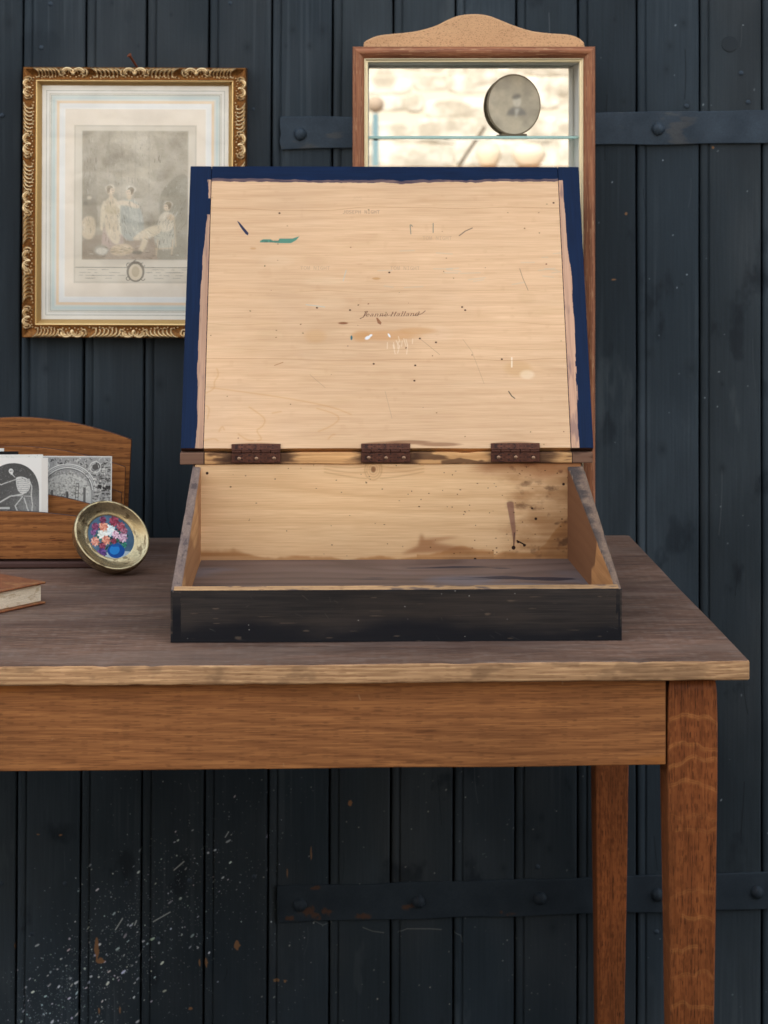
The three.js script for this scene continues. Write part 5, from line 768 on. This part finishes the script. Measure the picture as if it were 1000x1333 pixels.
// ---------------------------------------------------------------- leather book
{
  const bk = thing('leather_book', 'brown leather-bound book lying flat at the front left of the table', 'book', [-0.4065, H0 + 0.0004, -2.5885], 0);
  bk.rotation.y = -Math.atan2(0.61, 0.79);                // local -x runs along the edge away to the left, local +z toward the viewer
  const W = 0.19, D = 0.135, TH = 0.0268;
  const leC = paint(512, 384, (x, y) => { const q = fbm(x / 40, y / 40, 351, 5), f = fbm(x / 5, y / 5, 352, 3); let c = mixc([112, 64, 42], [146, 92, 60], q); c = mixc(c, [160, 116, 76], sst(0.55, 0.75, fbm(x / 60, y / 30, 353, 4)) * 0.6); const m = 0.85 + 0.3 * f; return [c[0] * m, c[1] * m, c[2] * m]; });
  const leM = std({ map: metres(ctex(leC), 0.16, 0.12), roughness: 0.55, bumpMap: metres(ctex(leC, false), 0.16, 0.12), bumpScale: 0.0005 });
  const board = (y, t) => { const g = bar(W, t, D, 0.0013, 20, (x, yy, z) => [x, yy + (noise(x * 12, z * 12, 355) - 0.5) * 0.0008, z]); return tr(g, -W / 2, y, D / 2); };
  const g1 = board(TH - 0.0014, 0.0028), g0 = board(0.0014, 0.0028);
  part('cover', g1, leM, bk); part('cover', g0, leM, bk);
  const pageC = paint(512, 128, (x, y) => { const l = noise(x / 60, y * 0.9, 361), f = noise(x / 3, y, 362), q = fbm(x / 50, y / 20, 363, 3); let c = mixc([206, 184, 154], [238, 222, 198], l); c = mixc(c, [150, 116, 80], sst(0.6, 0.8, q) * 0.35); const m = 0.9 + 0.16 * f; return [c[0] * m, c[1] * m, c[2] * m]; });
  const pageM = std({ map: metres(ctex(pageC), 0.1, 0.0212), roughness: 0.9, bumpMap: metres(ctex(pageC, false), 0.1, 0.0212), bumpScale: 0.0006 });
  const pages = bar(W - 0.008, TH - 0.006, D - 0.008, 0.0008, 10); tr(pages, -W / 2 - 0.0005, TH / 2, D / 2);
  { const p = pages.attributes.position, uv = pages.attributes.uv, n = pages.attributes.normal; for (let i = 0; i < p.count; i++) uv.setXY(i, Math.abs(n.getX(i)) > 0.6 ? p.getZ(i) : p.getX(i), p.getY(i)); }
  part('pages', pages, pageM, bk);
  const sp = new THREE.CylinderGeometry(TH / 2, TH / 2, D, 20, 1, false, 0, Math.PI); sp.rotateX(Math.PI / 2); sp.rotateZ(Math.PI / 2 * 0); sp.scale(-0.45, 1, 1);
  { const ix = sp.index; for (let i = 0; i < ix.count; i += 3) { const t = ix.getX(i); ix.setX(i, ix.getX(i + 1)); ix.setX(i + 1, t); } sp.computeVertexNormals(); }
  part('spine', grain(tr(sp, -W + 0.0005, TH / 2, D / 2), 2), leM, bk);
}

// ---------------------------------------------------------------- an added unseen light blocker; things across the yard, seen in the mirror
{
  // unseen table added below the frame to keep low light off the gate
  const sl = thing('added_blocker_table', 'low unseen table added to block light, under a dark cloth, in front of the oak table', 'table', [0.1, 0, -0.45]);
  part('tabletop', tr(bar(4.2, 0.03, 0.9, 0.004), 0, 0.7, 0), std({ color: new THREE.Color(0x5a4634), roughness: 0.8 }), sl);
  const n = 120, pos = [], idx = [], per = [[-2.12, 0.462], [2.12, 0.462], [2.12, -0.462], [-2.12, -0.462], [-2.12, 0.462]];
  let c2 = 0; for (let k = 0; k < 4; k++) for (let i = 0; i < n; i++) { const t = i / n, x = mix(per[k][0], per[k + 1][0], t), z = mix(per[k][1], per[k + 1][1], t), f = 0.018 * Math.sin(c2 * 0.9) + 0.01 * Math.sin(c2 * 0.37); pos.push(x, 0.717, z, x * (1 + f), 0.35, z * (1 + f * 2), x * (1 + f * 1.5), 0.02, z * (1 + f * 3)); c2++; }
  for (let i = 0; i < c2; i++) { const a = i * 3, b = ((i + 1) % c2) * 3; for (let j = 0; j < 2; j++) idx.push(a + j, a + j + 1, b + j, b + j, a + j + 1, b + j + 1); }
  const o = pos.length / 3; pos.push(0, 0.718, 0); for (let i = 0; i < c2; i++) idx.push(o, i * 3, ((i + 1) % c2) * 3);
  const g = new THREE.BufferGeometry(); g.setAttribute('position', new THREE.Float32BufferAttribute(pos, 3)); g.setIndex(idx); g.computeVertexNormals();
  const cl = part('body', grain(g, 0), std({ color: new THREE.Color(0x23262b), roughness: 0.95 }), (() => { const t = thing('added_blocker_cloth', 'dark cloth over the added unseen table, hanging to the ground to block light', 'tablecloth', [0.1, 0, -0.45]); return t; })()); cl.name = 'drape';
}
{
  const mz = (px, py, z) => { const d = 3.11 + 3.11 + z; return [(px - 500) * d / F, EYE - (py - 225) * d / F, z]; };   // where a thing at depth z must stand to show there in the mirror
  const wood = std({ map: metres(ctex(edgeC), 1.6, 0.1), roughness: 0.8 });
  const z = 3.0, y0 = mz(640, 217, z)[1] - 0.0;
  const st = thing('trestle_table', 'pale wooden trestle table across the yard, below the reflected pots', 'table', [0.55, 0, z]);
  part('tabletop', tr(bar(1.5, 0.03, 0.5, 0.004), 0, y0 - 0.015, 0), wood, st);
  for (const [x, zz] of [[-0.65, -0.18], [0.65, -0.18], [-0.65, 0.18], [0.65, 0.18]]) { const l = bar(y0 - 0.03, 0.05, 0.05, 0.004); l.rotateZ(Math.PI / 2); part('leg', tr(l, x, (y0 - 0.03) / 2, zz), wood, st); }
  const pot = (px, r, h, col, label) => { const c = mz(px, 217, z), o = thing('earthen_pot', label, 'pot', [c[0], y0, z - 0.05], 0); const l = new THREE.LatheGeometry([[0.001, 0], [0.55, 0], [0.72, 0.12], [1, 0.5], [0.9, 0.78], [0.7, 0.9], [0.76, 1], [0.66, 1], [0.6, 0.9], [0.5, 0.5], [0.001, 0.1]].map(([a, b]) => new THREE.Vector2(a * r, b * h)), 32); part('body', l, std({ color: new THREE.Color(col), roughness: 0.8 }), o); };
  pot(636, 0.055, 0.10, 0xddd2bc, 'left pot of the two reflected in the mirror, narrower and nearer the dark pole'); pot(688, 0.075, 0.10, 0xe2d8c4, 'right pot of the two reflected in the mirror, whiter and wider');
  const p0 = mz(570, 232, 3.3), p1 = mz(632, 165, 3.55), pole = thing('leaning_pole', 'dark thin pole leaning against the pale stone wall across the yard', 'pole', [p0[0] - (p1[0] - p0[0]) * 3.5, 0, 3.0]);
  const L = [p1[0] - pole.position.x, p1[1], 0.6]; part('shaft', taperTube([[0, 0, 0], [L[0] * 0.5, L[1] * 0.5, 0.3], [L[0], L[1], 0.6]], [0.009, 0.009, 0.008], 8), std({ color: 0x6a5e4e, roughness: 0.8 }), pole);
  const c = mz(489, 215, 2.9), bl = thing('blue_post', 'slim blue painted post across the yard, at the left edge of the mirror', 'post', [c[0], 0, 2.9]);
  const s = bar(1.52, 0.026, 0.026, 0.003); s.rotateZ(Math.PI / 2); part('shaft', tr(s, 0, 0.76, 0), std({ color: new THREE.Color(0x7a9aa4), roughness: 0.6 }), bl);
  const kb = new THREE.SphereGeometry(0.036, 20, 14); part('finial', tr(kb, 0, 1.56, 0), std({ color: new THREE.Color(0xb3a08c), roughness: 0.8 }), bl);
}

scene.traverse((o) => { if (o.isMesh) { o.castShadow = true; o.receiveShadow = true; } });
renderer.render(scene, camera);
